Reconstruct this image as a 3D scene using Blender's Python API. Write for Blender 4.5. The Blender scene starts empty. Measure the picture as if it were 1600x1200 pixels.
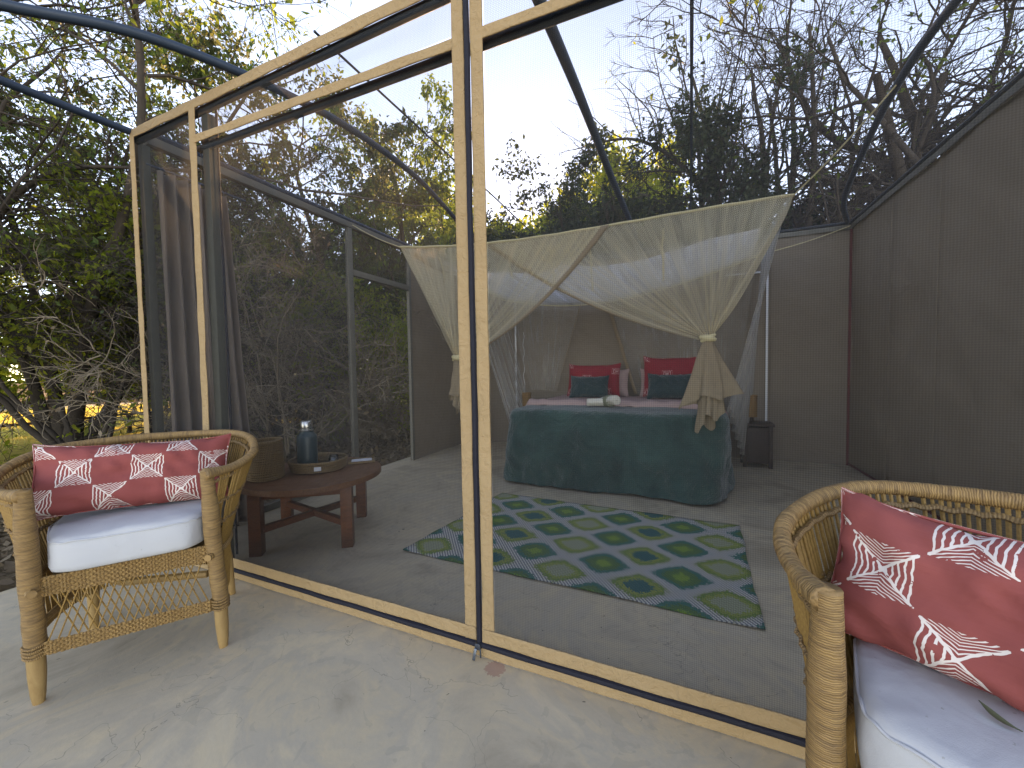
import bpy, bmesh, math, random
import numpy as np
from mathutils import Vector, Matrix

S = bpy.context.scene
COL = S.collection
rnd = random.Random(7)

# ------------------------------------------------------------------ camera
cam_d = bpy.data.cameras.new("camera")
cam_d.sensor_width = 36.0
cam_d.lens = 36.0 * 613.72 / 1600.0
cam_d.clip_start = 0.02
cam_d.clip_end = 600
cam = bpy.data.objects.new("camera", cam_d)
COL.objects.link(cam)
YAW, PITCH, ROLL = 0.4146, 0.0389, -0.0160
def _basis():
    f = Vector((-math.sin(YAW), math.cos(YAW), 0)); r = Vector((math.cos(YAW), math.sin(YAW), 0)); u = Vector((0, 0, 1))
    f2 = f * math.cos(PITCH) - u * math.sin(PITCH); u2 = u * math.cos(PITCH) + f * math.sin(PITCH)
    r3 = r * math.cos(ROLL) + u2 * math.sin(ROLL); u3 = u2 * math.cos(ROLL) - r * math.sin(ROLL)
    return r3, u3, -f2
_r, _u, _b = _basis()
cam.matrix_world = Matrix.Translation((3.0416, -1.3066, 1.1)) @ Matrix((_r, _u, _b)).transposed().to_4x4()
S.camera = cam

# ------------------------------------------------------------------ sky, sun, exposure
SUN_EL, SUN_AZ = math.radians(20.6), math.radians(-19.2)      # azimuth from +Y towards +X
world = bpy.data.worlds.new("World"); S.world = world
world.use_nodes = True
wn = world.node_tree.nodes; wl = world.node_tree.links
bg = wn["Background"]
sky = wn.new("ShaderNodeTexSky"); sky.sky_type = 'NISHITA'; sky.sun_disc = False
sky.sun_elevation = SUN_EL; sky.sun_rotation = SUN_AZ
sky.air_density = 0.55; sky.dust_density = 0.03; sky.ozone_density = 1.0
wl.new(sky.outputs[0], bg.inputs[0]); bg.inputs[1].default_value = 0.15
sd = bpy.data.lights.new("sun", 'SUN'); sd.energy = 2.6; sd.angle = math.radians(0.6); sd.color = (1.0, 0.80, 0.55)
sun = bpy.data.objects.new("sun", sd); COL.objects.link(sun)
sun_dir = Vector((math.sin(SUN_AZ) * math.cos(SUN_EL), math.cos(SUN_AZ) * math.cos(SUN_EL), math.sin(SUN_EL)))
sun.rotation_euler = sun_dir.to_track_quat('Z', 'Y').to_euler()
sun.location = sun_dir * 40
S.view_settings.view_transform = 'Standard'; S.view_settings.look = 'None'
S.view_settings.exposure = 2.80; S.view_settings.gamma = 1.0
S.view_settings.use_curve_mapping = False
S.view_settings.use_white_balance = True; S.view_settings.white_balance_temperature = 10900; S.view_settings.white_balance_tint = 20   # camera set for open shade
S.render.engine = 'CYCLES'
S.cycles.transparent_max_bounces = 48
S.cycles.max_bounces = 8; S.cycles.diffuse_bounces = 3
S.cycles.use_denoising = True
S.cycles.caustics_reflective = False; S.cycles.caustics_refractive = False

# ------------------------------------------------------------------ object helpers
def tag(o, label=None, cat=None, group=None, kind=None):
    if label: o["label"] = label
    if cat: o["category"] = cat
    if group: o["group"] = group
    if kind: o["kind"] = kind
    return o

def thing(name, label, cat, loc=(0, 0, 0), rz=0.0, group=None):
    o = bpy.data.objects.new(name, None); COL.objects.link(o)
    o.location = loc; o.rotation_euler = (0, 0, rz); o.empty_display_size = 0.1
    return tag(o, label, cat, group)

class MB:
    """collects vertices / faces / uv and links them as one mesh object"""
    def __init__(s): s.v = []; s.f = []; s.uv = []
    def grid(s, fn, nu, nv, uvs=None, wrap_u=False, flip=False):
        b = len(s.v)
        cu = nu if wrap_u else nu + 1
        for j in range(nv + 1):
            for i in range(cu):
                s.v.append(tuple(fn(i / nu, j / nv)))
        su, sv = uvs or (1, 1)
        for j in range(nv):
            for i in range(nu):
                i2 = (i + 1) % cu if wrap_u else i + 1
                q = [b + j * cu + i, b + j * cu + i2, b + (j + 1) * cu + i2, b + (j + 1) * cu + i]
                w = [(i / nu * su, j / nv * sv), ((i + 1) / nu * su, j / nv * sv), ((i + 1) / nu * su, (j + 1) / nv * sv), (i / nu * su, (j + 1) / nv * sv)]
                if flip: q.reverse(); w.reverse()
                s.f.append(q); s.uv.append(w)
        return b
    def poly(s, pts, uv=None):
        b = len(s.v); s.v += [tuple(p) for p in pts]; s.f.append(list(range(b, b + len(pts)))); s.uv.append(uv or [(p[0], p[1]) for p in pts])
    def box(s, lo, hi, mx=None, bev=0.0):
        x0, y0, z0 = lo; x1, y1, z1 = hi
        if bev > 0:
            bm = bmesh.new(); bmesh.ops.create_cube(bm, size=1)
            for v in bm.verts: v.co = Vector((x0 + (v.co.x + .5) * (x1 - x0), y0 + (v.co.y + .5) * (y1 - y0), z0 + (v.co.z + .5) * (z1 - z0)))
            bmesh.ops.bevel(bm, geom=bm.edges[:], offset=bev, segments=2, affect='EDGES', profile=0.6)
            b = len(s.v); bm.verts.index_update()
            for v in bm.verts: s.v.append(tuple(mx @ v.co if mx else v.co))
            for f in bm.faces:
                s.f.append([b + v.index for v in f.verts]); s.uv.append([(v.co.x + v.co.y, v.co.z) for v in f.verts])
            bm.free(); return
        c = [Vector(p) for p in ((x0, y0, z0), (x1, y0, z0), (x1, y1, z0), (x0, y1, z0), (x0, y0, z1), (x1, y0, z1), (x1, y1, z1), (x0, y1, z1))]
        if mx: c = [mx @ p for p in c]
        b = len(s.v); s.v += [tuple(p) for p in c]
        for f in ((0, 3, 2, 1), (4, 5, 6, 7), (0, 1, 5, 4), (1, 2, 6, 5), (2, 3, 7, 6), (3, 0, 4, 7)):
            s.f.append([b + i for i in f]); s.uv.append([(c[i].x + c[i].y, c[i].z) for i in f])
    def tube(s, pts, r, sides=8, cap=True, ref=None, sq=1.0):
        pts = [Vector(p) for p in pts]; n = len(pts)
        rr = r if isinstance(r, (list, tuple)) else [r] * n
        b = len(s.v); L = 0.0; Ls = []
        t0 = (pts[1] - pts[0]).normalized()
        nrm = Vector(ref) if ref else (Vector((0, 0, 1)) if abs(t0.z) < 0.9 else Vector((1, 0, 0)))
        for i in range(n):
            if i: L += (pts[i] - pts[i - 1]).length
            Ls.append(L)
            t = (pts[min(i + 1, n - 1)] - pts[max(i - 1, 0)])
            t = t.normalized() if t.length > 1e-9 else t0
            nrm = (nrm - t * nrm.dot(t))
            nrm = nrm.normalized() if nrm.length > 1e-6 else t.orthogonal().normalized()
            bi = t.cross(nrm)
            for k in range(sides):
                a = 2 * math.pi * k / sides
                s.v.append(tuple(pts[i] + (nrm * math.cos(a) * sq + bi * math.sin(a)) * rr[i]))
        for i in range(n - 1):
            for k in range(sides):
                k2 = (k + 1) % sides
                s.f.append([b + i * sides + k, b + i * sides + k2, b + (i + 1) * sides + k2, b + (i + 1) * sides + k])
                s.uv.append([(Ls[i], k / sides), (Ls[i], (k + 1) / sides), (Ls[i + 1], (k + 1) / sides), (Ls[i + 1], k / sides)])
        if cap:
            for i, rev in ((0, True), (n - 1, False)):
                q = [b + i * sides + k for k in range(sides)]
                if rev: q.reverse()
                s.f.append(q); s.uv.append([(Ls[i], 0.5)] * sides)
    def lathe(s, prof, sides=32, c=(0, 0, 0)):
        b = len(s.v); n = len(prof); L = 0
        for i, (r, z) in enumerate(prof):
            for k in range(sides):
                a = 2 * math.pi * k / sides
                s.v.append((c[0] + r * math.cos(a), c[1] + r * math.sin(a), c[2] + z))
        for i in range(n - 1):
            d = math.hypot(prof[i + 1][0] - prof[i][0], prof[i + 1][1] - prof[i][1])
            for k in range(sides):
                k2 = (k + 1) % sides
                s.f.append([b + i * sides + k, b + i * sides + k2, b + (i + 1) * sides + k2, b + (i + 1) * sides + k])
                s.uv.append([(L, k / sides), (L, (k + 1) / sides), (L + d, (k + 1) / sides), (L + d, k / sides)])
            L += d
        if prof[0][0] > 1e-6: s.f.append([b + k for k in range(sides)][::-1]); s.uv.append([(0, 0)] * sides)
        if prof[-1][0] > 1e-6: s.f.append([b + (n - 1) * sides + k for k in range(sides)]); s.uv.append([(0, 0)] * sides)
    def build(s, name, m, parent=None, smooth=True, kind=None, sharp=0.7):
        me = bpy.data.meshes.new(name); me.from_pydata(s.v, [], s.f)
        uvl = me.uv_layers.new(name="uv")
        flat = [c for w in s.uv for p in w for c in p]
        uvl.data.foreach_set("uv", flat)
        if smooth:
            me.polygons.foreach_set("use_smooth", [True] * len(me.polygons))
            if sharp: me.set_sharp_from_angle(angle=sharp)
        me.materials.append(m)
        o = bpy.data.objects.new(name, me); COL.objects.link(o)
        if parent: o.parent = parent
        if kind: o["kind"] = kind
        return o

def np_mesh(name, V, F, m, parent=None, smooth=False, kind=None):
    me = bpy.data.meshes.new(name)
    k = F.shape[1]
    me.vertices.add(len(V)); me.vertices.foreach_set("co", V.astype(np.float32).ravel())
    me.loops.add(F.size); me.loops.foreach_set("vertex_index", F.astype(np.int32).ravel())
    me.polygons.add(len(F)); me.polygons.foreach_set("loop_start", np.arange(0, F.size, k, dtype=np.int32))
    if smooth: me.polygons.foreach_set("use_smooth", np.ones(len(F), dtype=bool))
    me.update(calc_edges=True)
    me.materials.append(m)
    o = bpy.data.objects.new(name, me); COL.objects.link(o)
    if parent: o.parent = parent
    if kind: o["kind"] = kind
    return o

def copy_tree(o, parent=None):
    c = o.copy(); COL.objects.link(c); c.parent = parent
    for ch in list(o.children): copy_tree(ch, c)
    return c

_pn = np.random.default_rng(3).random((64, 64, 3))
def vnoise(x, y, k=0):
    """smooth value noise, -1..1"""
    xi, yi = math.floor(x), math.floor(y); fx, fy = x - xi, y - yi
    fx = fx * fx * (3 - 2 * fx); fy = fy * fy * (3 - 2 * fy)
    g = lambda i, j: _pn[i % 64, j % 64, k % 3]
    a = g(xi, yi) * (1 - fx) + g(xi + 1, yi) * fx; b = g(xi, yi + 1) * (1 - fx) + g(xi + 1, yi + 1) * fx
    return (a * (1 - fy) + b * fy) * 2 - 1
def fbm(x, y, k=0): return vnoise(x, y, k) * .6 + vnoise(x * 2.1 + 7, y * 2.1 + 3, k + 1) * .3 + vnoise(x * 4.3 + 1, y * 4.3 + 9, k + 2) * .15
def smooth(a, b, x):
    t = max(0, min(1, (x - a) / (b - a))); return t * t * (3 - 2 * t)

# ------------------------------------------------------------------ material helpers
class NT:
    def __init__(s, name):
        s.m = bpy.data.materials.new(name); s.m.use_nodes = True
        s.t = s.m.node_tree; s.t.nodes.clear()
        s.out = s.t.nodes.new("ShaderNodeOutputMaterial")
    def n(s, typ, props=None, **inp):
        nd = s.t.nodes.new("ShaderNode" + typ)
        for k, v in (props or {}).items(): setattr(nd, k, v)
        for k, v in inp.items():
            sock = nd.inputs[int(k[1:])] if k[0] == '_' and k[1:].isdigit() else nd.inputs[k.replace('__', ' ')]
            s.set(sock, v)
        return nd
    def set(s, sock, v):
        if isinstance(v, bpy.types.NodeSocket): s.t.links.new(v, sock)
        else:
            if isinstance(v, (tuple, list)) and len(v) == 3 and len(sock.default_value) == 4: v = (*v, 1)
            sock.default_value = v
    def math(s, op, a, b=0.0, c=None):
        nd = s.t.nodes.new("ShaderNodeMath"); nd.operation = op; s.set(nd.inputs[0], a); s.set(nd.inputs[1], b)
        if c is not None: s.set(nd.inputs[2], c)
        return nd.outputs[0]
    def mix(s, f, a, b, blend='MIX'):
        nd = s.t.nodes.new("ShaderNodeMix"); nd.data_type = 'RGBA'; nd.blend_type = blend
        s.set(nd.inputs[0], f); s.set(nd.inputs[6], a); s.set(nd.inputs[7], b); return nd.outputs[2]
    def ramp(s, f, stops, interp='LINEAR'):
        nd = s.t.nodes.new("ShaderNodeValToRGB"); nd.color_ramp.interpolation = interp
        e = nd.color_ramp.elements
        while len(e) < len(stops): e.new(0.5)
        for el, (p, c) in zip(e, stops): el.position = p; el.color = (*c, 1) if len(c) == 3 else c
        s.set(nd.inputs[0], f); return nd.outputs[0]
    def noise(s, vec, scale, detail=4, rough=.55, dist=0.0):
        nd = s.n("TexNoise", Scale=scale, Detail=detail, Roughness=rough, Distortion=dist); s.set(nd.inputs["Vector"], vec); return nd.outputs["Fac"]
    def obj(s): return s.n("TexCoord").outputs["Object"]
    def uv(s): return s.n("TexCoord").outputs["UV"]
    def mapv(s, vec, scale=(1, 1, 1), rot=(0, 0, 0)):
        nd = s.n("Mapping"); s.set(nd.inputs["Vector"], vec); nd.inputs["Scale"].default_value = scale; nd.inputs["Rotation"].default_value = rot; return nd.outputs[0]
    def bump(s, h, strength=.3, dist=.01, normal=None):
        nd = s.n("Bump", Strength=strength, Distance=dist); s.set(nd.inputs["Height"], h)
        if normal: s.set(nd.inputs["Normal"], normal)
        return nd.outputs[0]
    def pbr(s, col, rough=.6, normal=None, metal=0.0, spec=.5, **kw):
        nd = s.n("BsdfPrincipled"); s.set(nd.inputs["Base Color"], col); s.set(nd.inputs["Roughness"], rough)
        nd.inputs["Metallic"].default_value = metal; nd.inputs["Specular IOR Level"].default_value = spec
        for k, v in kw.items(): s.set(nd.inputs[k.replace('__', ' ')], v)
        if normal: s.set(nd.inputs["Normal"], normal)
        return nd.outputs[0]
    def done(s, sh):
        s.t.links.new(sh, s.out.inputs[0]); return s.m

def cloth_mat(name, c1, c2, weave=900, rough=.9, wr=.35, wscale=5.0, transl=0.0, fuzz=0.0):
    t = NT(name); o = t.obj(); uv = t.uv()
    n1 = t.noise(o, 3.0, 5); n2 = t.noise(o, 60.0, 3)
    col = t.mix(t.math('MULTIPLY_ADD', n1, 1.2, -.1), c1, c2)
    col = t.mix(t.math('MULTIPLY', n2, .25), col, tuple(x * .7 for x in c1))
    h = t.noise(o, wscale, 4, .6, .6)
    b = t.bump(h, wr, .03)
    b = t.bump(t.noise(o, weave, 2), .15, .002, b)
    sh = t.pbr(col, rough, b, spec=.2, **({'Sheen__Weight': fuzz} if fuzz else {}))
    if transl:
        tr = t.n("BsdfTranslucent"); t.set(tr.inputs[0], col)
        mx = t.n("MixShader", _0=transl); t.t.links.new(sh, mx.inputs[1]); t.t.links.new(tr.outputs[0], mx.inputs[2]); sh = mx.outputs[0]
    return t.done(sh)

def mesh_mat(name, col, cover, pitch, mod=.10, transl=.5):
    """woven insect mesh: threads cover a part of the surface, more of it at a slant"""
    t = NT(name); uv = t.uv()
    sep = t.n("SeparateXYZ"); t.set(sep.inputs[0], uv)
    wx = t.math('SINE', t.math('MULTIPLY', sep.outputs[0], 2 * math.pi / pitch)); wy = t.math('SINE', t.math('MULTIPLY', sep.outputs[1], 2 * math.pi / pitch))
    w = t.math('MULTIPLY', t.math('ADD', wx, wy), mod * .5)
    g = t.n("NewGeometry")
    dt = t.n("VectorMath", {'operation': 'DOT_PRODUCT'}); t.set(dt.inputs[0], g.outputs["Incoming"]); t.set(dt.inputs[1], g.outputs["Normal"])
    ct = t.math('MAXIMUM', t.math('ABSOLUTE', dt.outputs["Value"]), .05)
    slant = t.math('SUBTRACT', 1.0, t.math('DIVIDE', cover, ct))
    open_ = t.math('MULTIPLY', t.math('MAXIMUM', slant, .06), 1 - cover)
    patch = t.math('MULTIPLY_ADD', t.noise(t.obj(), 1.3, 3), .16, -.08)
    fac = t.math('ADD', t.math('ADD', t.math('SUBTRACT', 1.0, open_), w), patch)
    fac = t.math('MINIMUM', t.math('MAXIMUM', fac, 0.02), .97)
    d = t.n("BsdfDiffuse", Color=col); tr = t.n("BsdfTranslucent", Color=col)
    m1 = t.n("MixShader", _0=transl); t.t.links.new(d.outputs[0], m1.inputs[1]); t.t.links.new(tr.outputs[0], m1.inputs[2])
    m2 = t.n("MixShader", _0=fac); tp = t.n("BsdfTransparent")
    t.t.links.new(tp.outputs[0], m2.inputs[1]); t.t.links.new(m1.outputs[0], m2.inputs[2])
    return t.done(m2.outputs[0])

def straw_mat(name, c1, c2, c3, band=.007, horiz=True, rough=.55, strength=.5):
    t = NT(name); uv = t.uv(); o = t.obj()
    sep = t.n("SeparateXYZ"); t.set(sep.inputs[0], uv)
    jit = t.math('MULTIPLY', t.noise(o, 25, 3), .012)
    ph = t.math('MULTIPLY', t.math('ADD', sep.outputs[0], jit), 2 * math.pi / band)
    w = t.math('MULTIPLY_ADD', t.math('SINE', ph), .5, .5)
    v1 = t.noise(o, 9, 4); 
    uvs = t.mapv(uv, (140, 3, 1)); v2 = t.noise(uvs, 1.0, 3)
    col = t.mix(t.math('MULTIPLY_ADD', v1, 1.8, -.4), c1, c2)
    col = t.mix(t.math('MULTIPLY_ADD', v2, 2.6, -.95), col, c3)
    col = t.mix(t.math('MULTIPLY', t.math('POWER', t.math('SUBTRACT', 1.0, w), 4.0), .55), col, tuple(x * .35 for x in c3))
    b = t.bump(w, strength, .004)
    b = t.bump(t.noise(uvs, 2.0, 2), .2, .002, b)
    return t.done(t.pbr(col, rough, b, spec=.35))

def wood_mat(name, c1, c2, rough=.45, scale=(2, 2, 30), axis_bump=.15):
    t = NT(name); o = t.obj(); v = t.mapv(o, scale)
    n = t.noise(v, 3.0, 6, .65, 1.2); n2 = t.noise(o, 8, 3)
    col = t.ramp(n, [(.25, c1), (.7, c2)])
    col = t.mix(t.math('MULTIPLY', n2, .4), col, tuple(x * .5 for x in c1))
    return t.done(t.pbr(col, t.math('MULTIPLY_ADD', n2, .3, rough - .1), t.bump(n, axis_bump, .004), spec=.4))

def plain_mat(name, col, rough=.5, metal=0.0, var=.25, scale=12, bump=0.0):
    t = NT(name); n = t.noise(t.obj(), scale, 4)
    c = t.mix(t.math('MULTIPLY', n, var * 2), col, tuple(x * .55 for x in col))
    return t.done(t.pbr(c, t.math('MULTIPLY_ADD', n, .2, rough - .1), t.bump(n, bump, .01) if bump else None, metal))

M = {}
M['tan'] = cloth_mat('tan_webbing', (.35, .228, .120), (.42, .280, .152), 700, .85, .55, 24)
M['zip'] = plain_mat('navy_zip', (.004, .0045, .014), .8, 0, .3, 80, .3)
M['metal'] = plain_mat('dark_metal', (.10, .12, .15), .35, .8, .2)
M['steel'] = plain_mat('brushed_steel', (.62, .62, .60), .28, 1.0, .1, 30)
M['pole'] = plain_mat('navy_painted_steel', (.009, .028, .055), .6, 0, .3, 6)
M['olive_pole'] = plain_mat('olive_webbing', (.085, .085, .065), .7, 0, .3, 15)
M['greywood'] = plain_mat('grey_olive_frame', (.16, .145, .115), .7, 0, .35, 12, .1)
M['canvas'] = cloth_mat('brown_canvas', (.205, .158, .115), (.265, .208, .155), 500, .9, .7, 3.2)
M['canvas2'] = cloth_mat('grey_brown_canvas', (.195, .155, .120), (.250, .202, .158), 500, .9, .7, 3.2)
M['red_trim'] = plain_mat('dark_red_binding', (.13, .018, .018), .7)
M['screen'] = mesh_mat('insect_mesh', (.062, .059, .057), .165, .0062, .14)
M['roofmesh'] = mesh_mat('roof_mesh', (.055, .065, .085), .040, .0075, .11, .6)
M['curtain'] = cloth_mat('taupe_curtain', (.25, .195, .165), (.31, .245, .21), 600, .9, .2, 6, .25)
M['white'] = plain_mat('white_plastic', (.72, .74, .78), .45, 0, .08)
M['cord'] = plain_mat('black_cord', (.02, .025, .03), .6)

# ------------------------------------------------------------------ setting
def concrete():
    t = NT('polished_concrete'); o = t.obj()
    big = t.noise(o, 1.5, 7, .62, 1.4); mid = t.noise(o, 4.2, 7, .68, 1.5); fine = t.noise(o, 45, 5, .7)
    col = t.ramp(big, [(.36, (.40, .315, .215)), (.45, (.57, .46, .325)), (.50, (.66, .515, .335)), (.56, (.52, .435, .325)), (.64, (.70, .55, .36))])
    col = t.mix(t.math('MULTIPLY_ADD', mid, 2.6, -1.0), col, t.mix(big, (.36, .30, .22), (.76, .63, .46)))
    col = t.mix(t.math('MULTIPLY', t.math('GREATER_THAN', t.noise(o, 7.5, 3, .5, 2.0), .62), .22), col, (.30, .275, .22))
    col = t.mix(t.math('MULTIPLY', fine, .22), col, (.30, .26, .19))
    # hairline crazing
    wob = t.n("VectorMath", {'operation': 'ADD'}); t.set(wob.inputs[0], o)
    nz = t.n("TexNoise", Scale=2.5, Detail=5); t.set(nz.inputs["Vector"], o); t.set(wob.inputs[1], nz.outputs["Color"])
    vo = t.n("TexVoronoi", {'feature': 'DISTANCE_TO_EDGE'}, Scale=2.3); t.set(vo.inputs["Vector"], wob.outputs[0])
    cr = t.math('LESS_THAN', vo.outputs["Distance"], .003)
    cr = t.math('MULTIPLY', cr, t.math('GREATER_THAN', t.noise(o, 1.7, 2), .50))
    col = t.mix(t.math('MULTIPLY', cr, .42), col, (.10, .095, .085))
    # scattered dark specks
    vs = t.n("TexVoronoi", Scale=9.0); t.set(vs.inputs["Vector"], wob.outputs[0])
    sp = t.math('LESS_THAN', vs.outputs["Distance"], .065)
    sp = t.math('MULTIPLY', sp, t.math('GREATER_THAN', t.n("SeparateXYZ", _0=vs.outputs["Color"]).outputs[0], .78))
    col = t.mix(t.math('MULTIPLY', sp, .75), col, (.05, .04, .03))
    # red paint scuff by the zip
    ds = t.n("VectorMath", {'operation': 'DISTANCE'}); t.set(ds.inputs[0], o); ds.inputs[1].default_value = (2.405, -0.055, 0)
    rs = t.math('MULTIPLY', t.math('LESS_THAN', t.math('ADD', ds.outputs["Value"], t.math('MULTIPLY', t.noise(o, 90, 3), .05)), .062), .5)
    col = t.mix(rs, col, (.36, .12, .11))
    rough = t.math('MULTIPLY_ADD', mid, .35, .30)
    b = t.bump(t.math('ADD', t.math('MULTIPLY', mid, .6), t.math('MULTIPLY', fine, .25)), .12, .02)
    return t.done(t.pbr(col, rough, b, spec=.4))
M['concrete'] = concrete()

def earth():
    t = NT('leafy_earth'); o = t.obj()
    n = t.noise(o, .35, 5); f = t.noise(o, 14, 6, .7)
    col = t.ramp(f, [(.3, (.085, .058, .036)), (.55, (.17, .118, .072)), (.75, (.26, .19, .12))])
    col = t.mix(t.math('MULTIPLY', n, .5), col, (.20, .15, .085))
    return t.done(t.pbr(col, .95, t.bump(f, .8, .05), spec=.1))
M['earth'] = earth()
def dry_grass_ground():
    t = NT('dry_grass_ground'); o = t.obj()
    f = t.noise(o, 5, 6, .7); n = t.noise(o, .5, 3)
    col = t.ramp(f, [(.3, (.42, .29, .045)), (.7, (.66, .50, .11))])
    col = t.mix(t.math('MULTIPLY_ADD', n, .8, -.2), col, (.46, .36, .10))
    return t.done(t.pbr(col, .95, t.bump(f, .6, .05), spec=.1))
M['dry_ground'] = dry_grass_ground()

GZ = -0.12
g = MB()
g.grid(lambda u, v: (-150 + 300 * u, -150 + 300 * v, GZ), 10, 10)
tag(g.build('ground', M['earth'], smooth=False), kind='structure')
g = MB()
def field_fn(u, v):
    a = math.radians(118 + 75 * u); r = 8.5 + 9.5 * v + .8 * math.sin(u * 17) * (1 - v)
    return (3.0 + r * 1.15 * math.cos(a), -1.3 + r * 1.15 * math.sin(a), GZ + .006)
g.grid(field_fn, 40, 8)
tag(g.build('grass_field', M['dry_ground'], smooth=False), kind='structure')
g = MB(); g.grid(lambda u, v: ((3.0 + (20.9 + 3.2 * v) * math.cos(math.radians(118 + 75 * u))), -1.3 + (20.9 + 3.2 * v) * math.sin(math.radians(118 + 75 * u)), GZ + .006), 40, 2)
M['road'] = plain_mat('pale_sandy_track', (.40, .36, .31), .95, 0, .3, 3, .3)
tag(g.build('dirt_road', M['road'], smooth=False), kind='structure')
g = MB(); g.box((-.17, -6.0, -.16), (9.0, 4.35, 0.0), bev=.012)
tag(g.build('concrete_floor', M['concrete'], sharp=.5), kind='structure')

W, D, H = 4.666, 4.011, 2.565
TENT = thing('safari_tent', 'large brown canvas safari tent with tan edged mesh front and open mesh roof', 'tent')

def strip(name, a, b, wdir, width, m, push=(0, -1, 0), thick=.004, seed=0, amp=.0016, parent=None, edge=.0):
    """a sewn webbing strip from a to b, widened along wdir, slightly wavy"""
    a, b, wd, pv = Vector(a), Vector(b), Vector(wdir), Vector(push)
    L = (b - a).length; n = max(6, int(L / .035)); mb = MB()
    def P(u, v, side):
        k = u * L * 9
        p = a.lerp(b, u) + wd * (width * v + edge * vnoise(u * L * 3.1 + seed, 5.5 + v * 3, 1)) + pv * (thick * side + amp * (fbm(k, v * 1.6 + seed) + .7 * math.sin(k * 2.2 + v * 2.5 + seed)))
        return p
    sec = [(0, .1), (.06, 1), (.2, .8), (.5, 1), (.8, .8), (.94, 1), (1, .1), (.5, -.2)]
    mb.grid(lambda u, v: P(v, sec[int(round(u * 8)) % 8][0], sec[int(round(u * 8)) % 8][1]), 8, n, (width, L), wrap_u=True)
    return mb.build(name, m, parent or TENT, sharp=None)

Y0 = -.012
# tan border strips of the front
strip('border_strip', (0.0, Y0, H - .055), (W, Y0, H - .055), (0, 0, 1), .055, M['tan'], seed=1, amp=.0022)                  # header
strip('border_strip', (.05, Y0 - .003, .0), (.05, Y0 - .003, H - .05), (-1, 0, 0), .052, M['tan'], seed=2)                          # corner
strip('border_strip', (.663, Y0 - .005, .0), (.663, Y0 - .005, H - .05), (-1, 0, 0), .058, M['tan'], seed=3)                        # door jamb
strip('border_strip', (.655, Y0 - .009, 2.325), (2.27, Y0 - .009, 2.275), (0, 0, 1), .042, M['tan'], seed=4, amp=.0022)                  # transom
strip('border_strip', (2.38, Y0 - .009, 2.272), (W, Y0 - .009, 2.235), (0, 0, 1), .042, M['tan'], seed=5, amp=.0022)
strip('border_strip', (2.314, Y0 - .011, .064), (2.308, Y0 - .011, H), (-1, 0, 0), .052, M['tan'], seed=6, edge=.0012)                   # beside the zip
strip('border_strip', (2.338, Y0 - .011, .064), (2.332, Y0 - .011, H), (1, 0, 0), .052, M['tan'], seed=7, edge=.0012)
strip('border_strip', (.60, Y0 - .015, .064), (2.312, Y0 - .015, .064), (0, 0, 1), .052, M['tan'], seed=8, edge=.002)                   # above the floor zip
strip('border_strip', (2.340, Y0 - .015, .064), (W, Y0 - .015, .064), (0, 0, 1), .052, M['tan'], seed=9, edge=.002)
strip('border_strip', (.0, Y0 - .011, .002), (W, Y0 - .011, .002), (0, 0, 1), .041, M['tan'], seed=10, edge=.0015)                     # on the floor
# zips
def zipper(a, b, seed):
    a, b = Vector(a), Vector(b); L = (b - a).length; n = int(L / .02); mb = MB()
    mb.tube([a.lerp(b, i / n) + Vector((.002 * vnoise(i * .11, seed), 0, .002 * vnoise(i * .13, seed + 3))) for i in range(n + 1)], .011, 8)
    return mb.build('zip', M['zip'], TENT)
zv = zipper((2.326, Y0 - .014, .05), (2.320, Y0 - .014, H), 1)
zl = zipper((.60, Y0 - .016, .053), (2.318, Y0 - .016, .053), 2)
zr = zipper((2.334, Y0 - .016, .053), (W, Y0 - .016, .053), 3)
mb = MB(); mb.box((2.314, Y0 - .034, .040), (2.338, Y0 - .016, .064), bev=.004); mb.build('zip_slider', M['metal'], zv)
mb = MB(); mb.box((-.006, -.003, -.042), (.006, .001, 0), Matrix.Translation((2.320, Y0 - .034, .046)) @ Matrix.Rotation(.12, 4, 'Y') @ Matrix.Rotation(-.25, 4, 'X'), bev=.002); mb.build('zip_puller', M['metal'], zv)
mb = MB(); mb.box((-.003, -.002, -.032), (.003, .001, 0), Matrix.Translation((2.338, Y0 - .032, .046)) @ Matrix.Rotation(-.05, 4, 'Y'), bev=.001); mb.build('zip_puller', M['metal'], zr)

# mesh panels of the front
def panel(name, x0, x1, z0, z1, seed, y=0.0):
    mb = MB(); mb.grid(lambda u, v: (x0 + (x1 - x0) * u, y + .010 * vnoise(u * 3 + seed, v * 4 + seed) * math.sin(math.pi * u) * math.sin(math.pi * v), z0 + (z1 - z0) * v), 12, 12, (x1 - x0, z1 - z0))
    return mb.build(name, M['screen'], TENT)
panel('screen_panel', .0, .61, .0, H - .02, 1)
panel('screen_panel', .66, 2.27, 2.345, H - .02, 2); panel('screen_panel', 2.38, W, 2.30, H - .02, 3)
panel('screen_panel', .66, 2.27, .09, 2.335, 4); panel('screen_panel', 2.38, W, .09, 2.29, 5)
# navy steel tubes behind the header and transom, uprights
def pole(name, pts, r, m, sides=10, parent=None):
    mb = MB(); mb.tube(pts, r, sides); return mb.build(name, m, parent or TENT)
pole('header_pole', [(0, .020, H - .050), (W, .020, H - .050)], .020, M['pole'])
pole('header_pole', [(.62, .020, 2.318), (W, .020, 2.248)], .018, M['pole'])
mb = MB(); mb.box((.660, .012, 0), (.720, .05, H - .08), bev=.004); mb.build('door_post', M['olive_pole'], TENT)
mb = MB(); mb.box((.012, .015, 0), (.06, .055, H - .08), bev=.004); mb.build('corner_post', M['olive_pole'], TENT)
pole('zip_cord', [(.775, .03, .10), (.77, .03, 1.2), (.762, .03, 2.5)], .006, M['zip'], 6)

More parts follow.
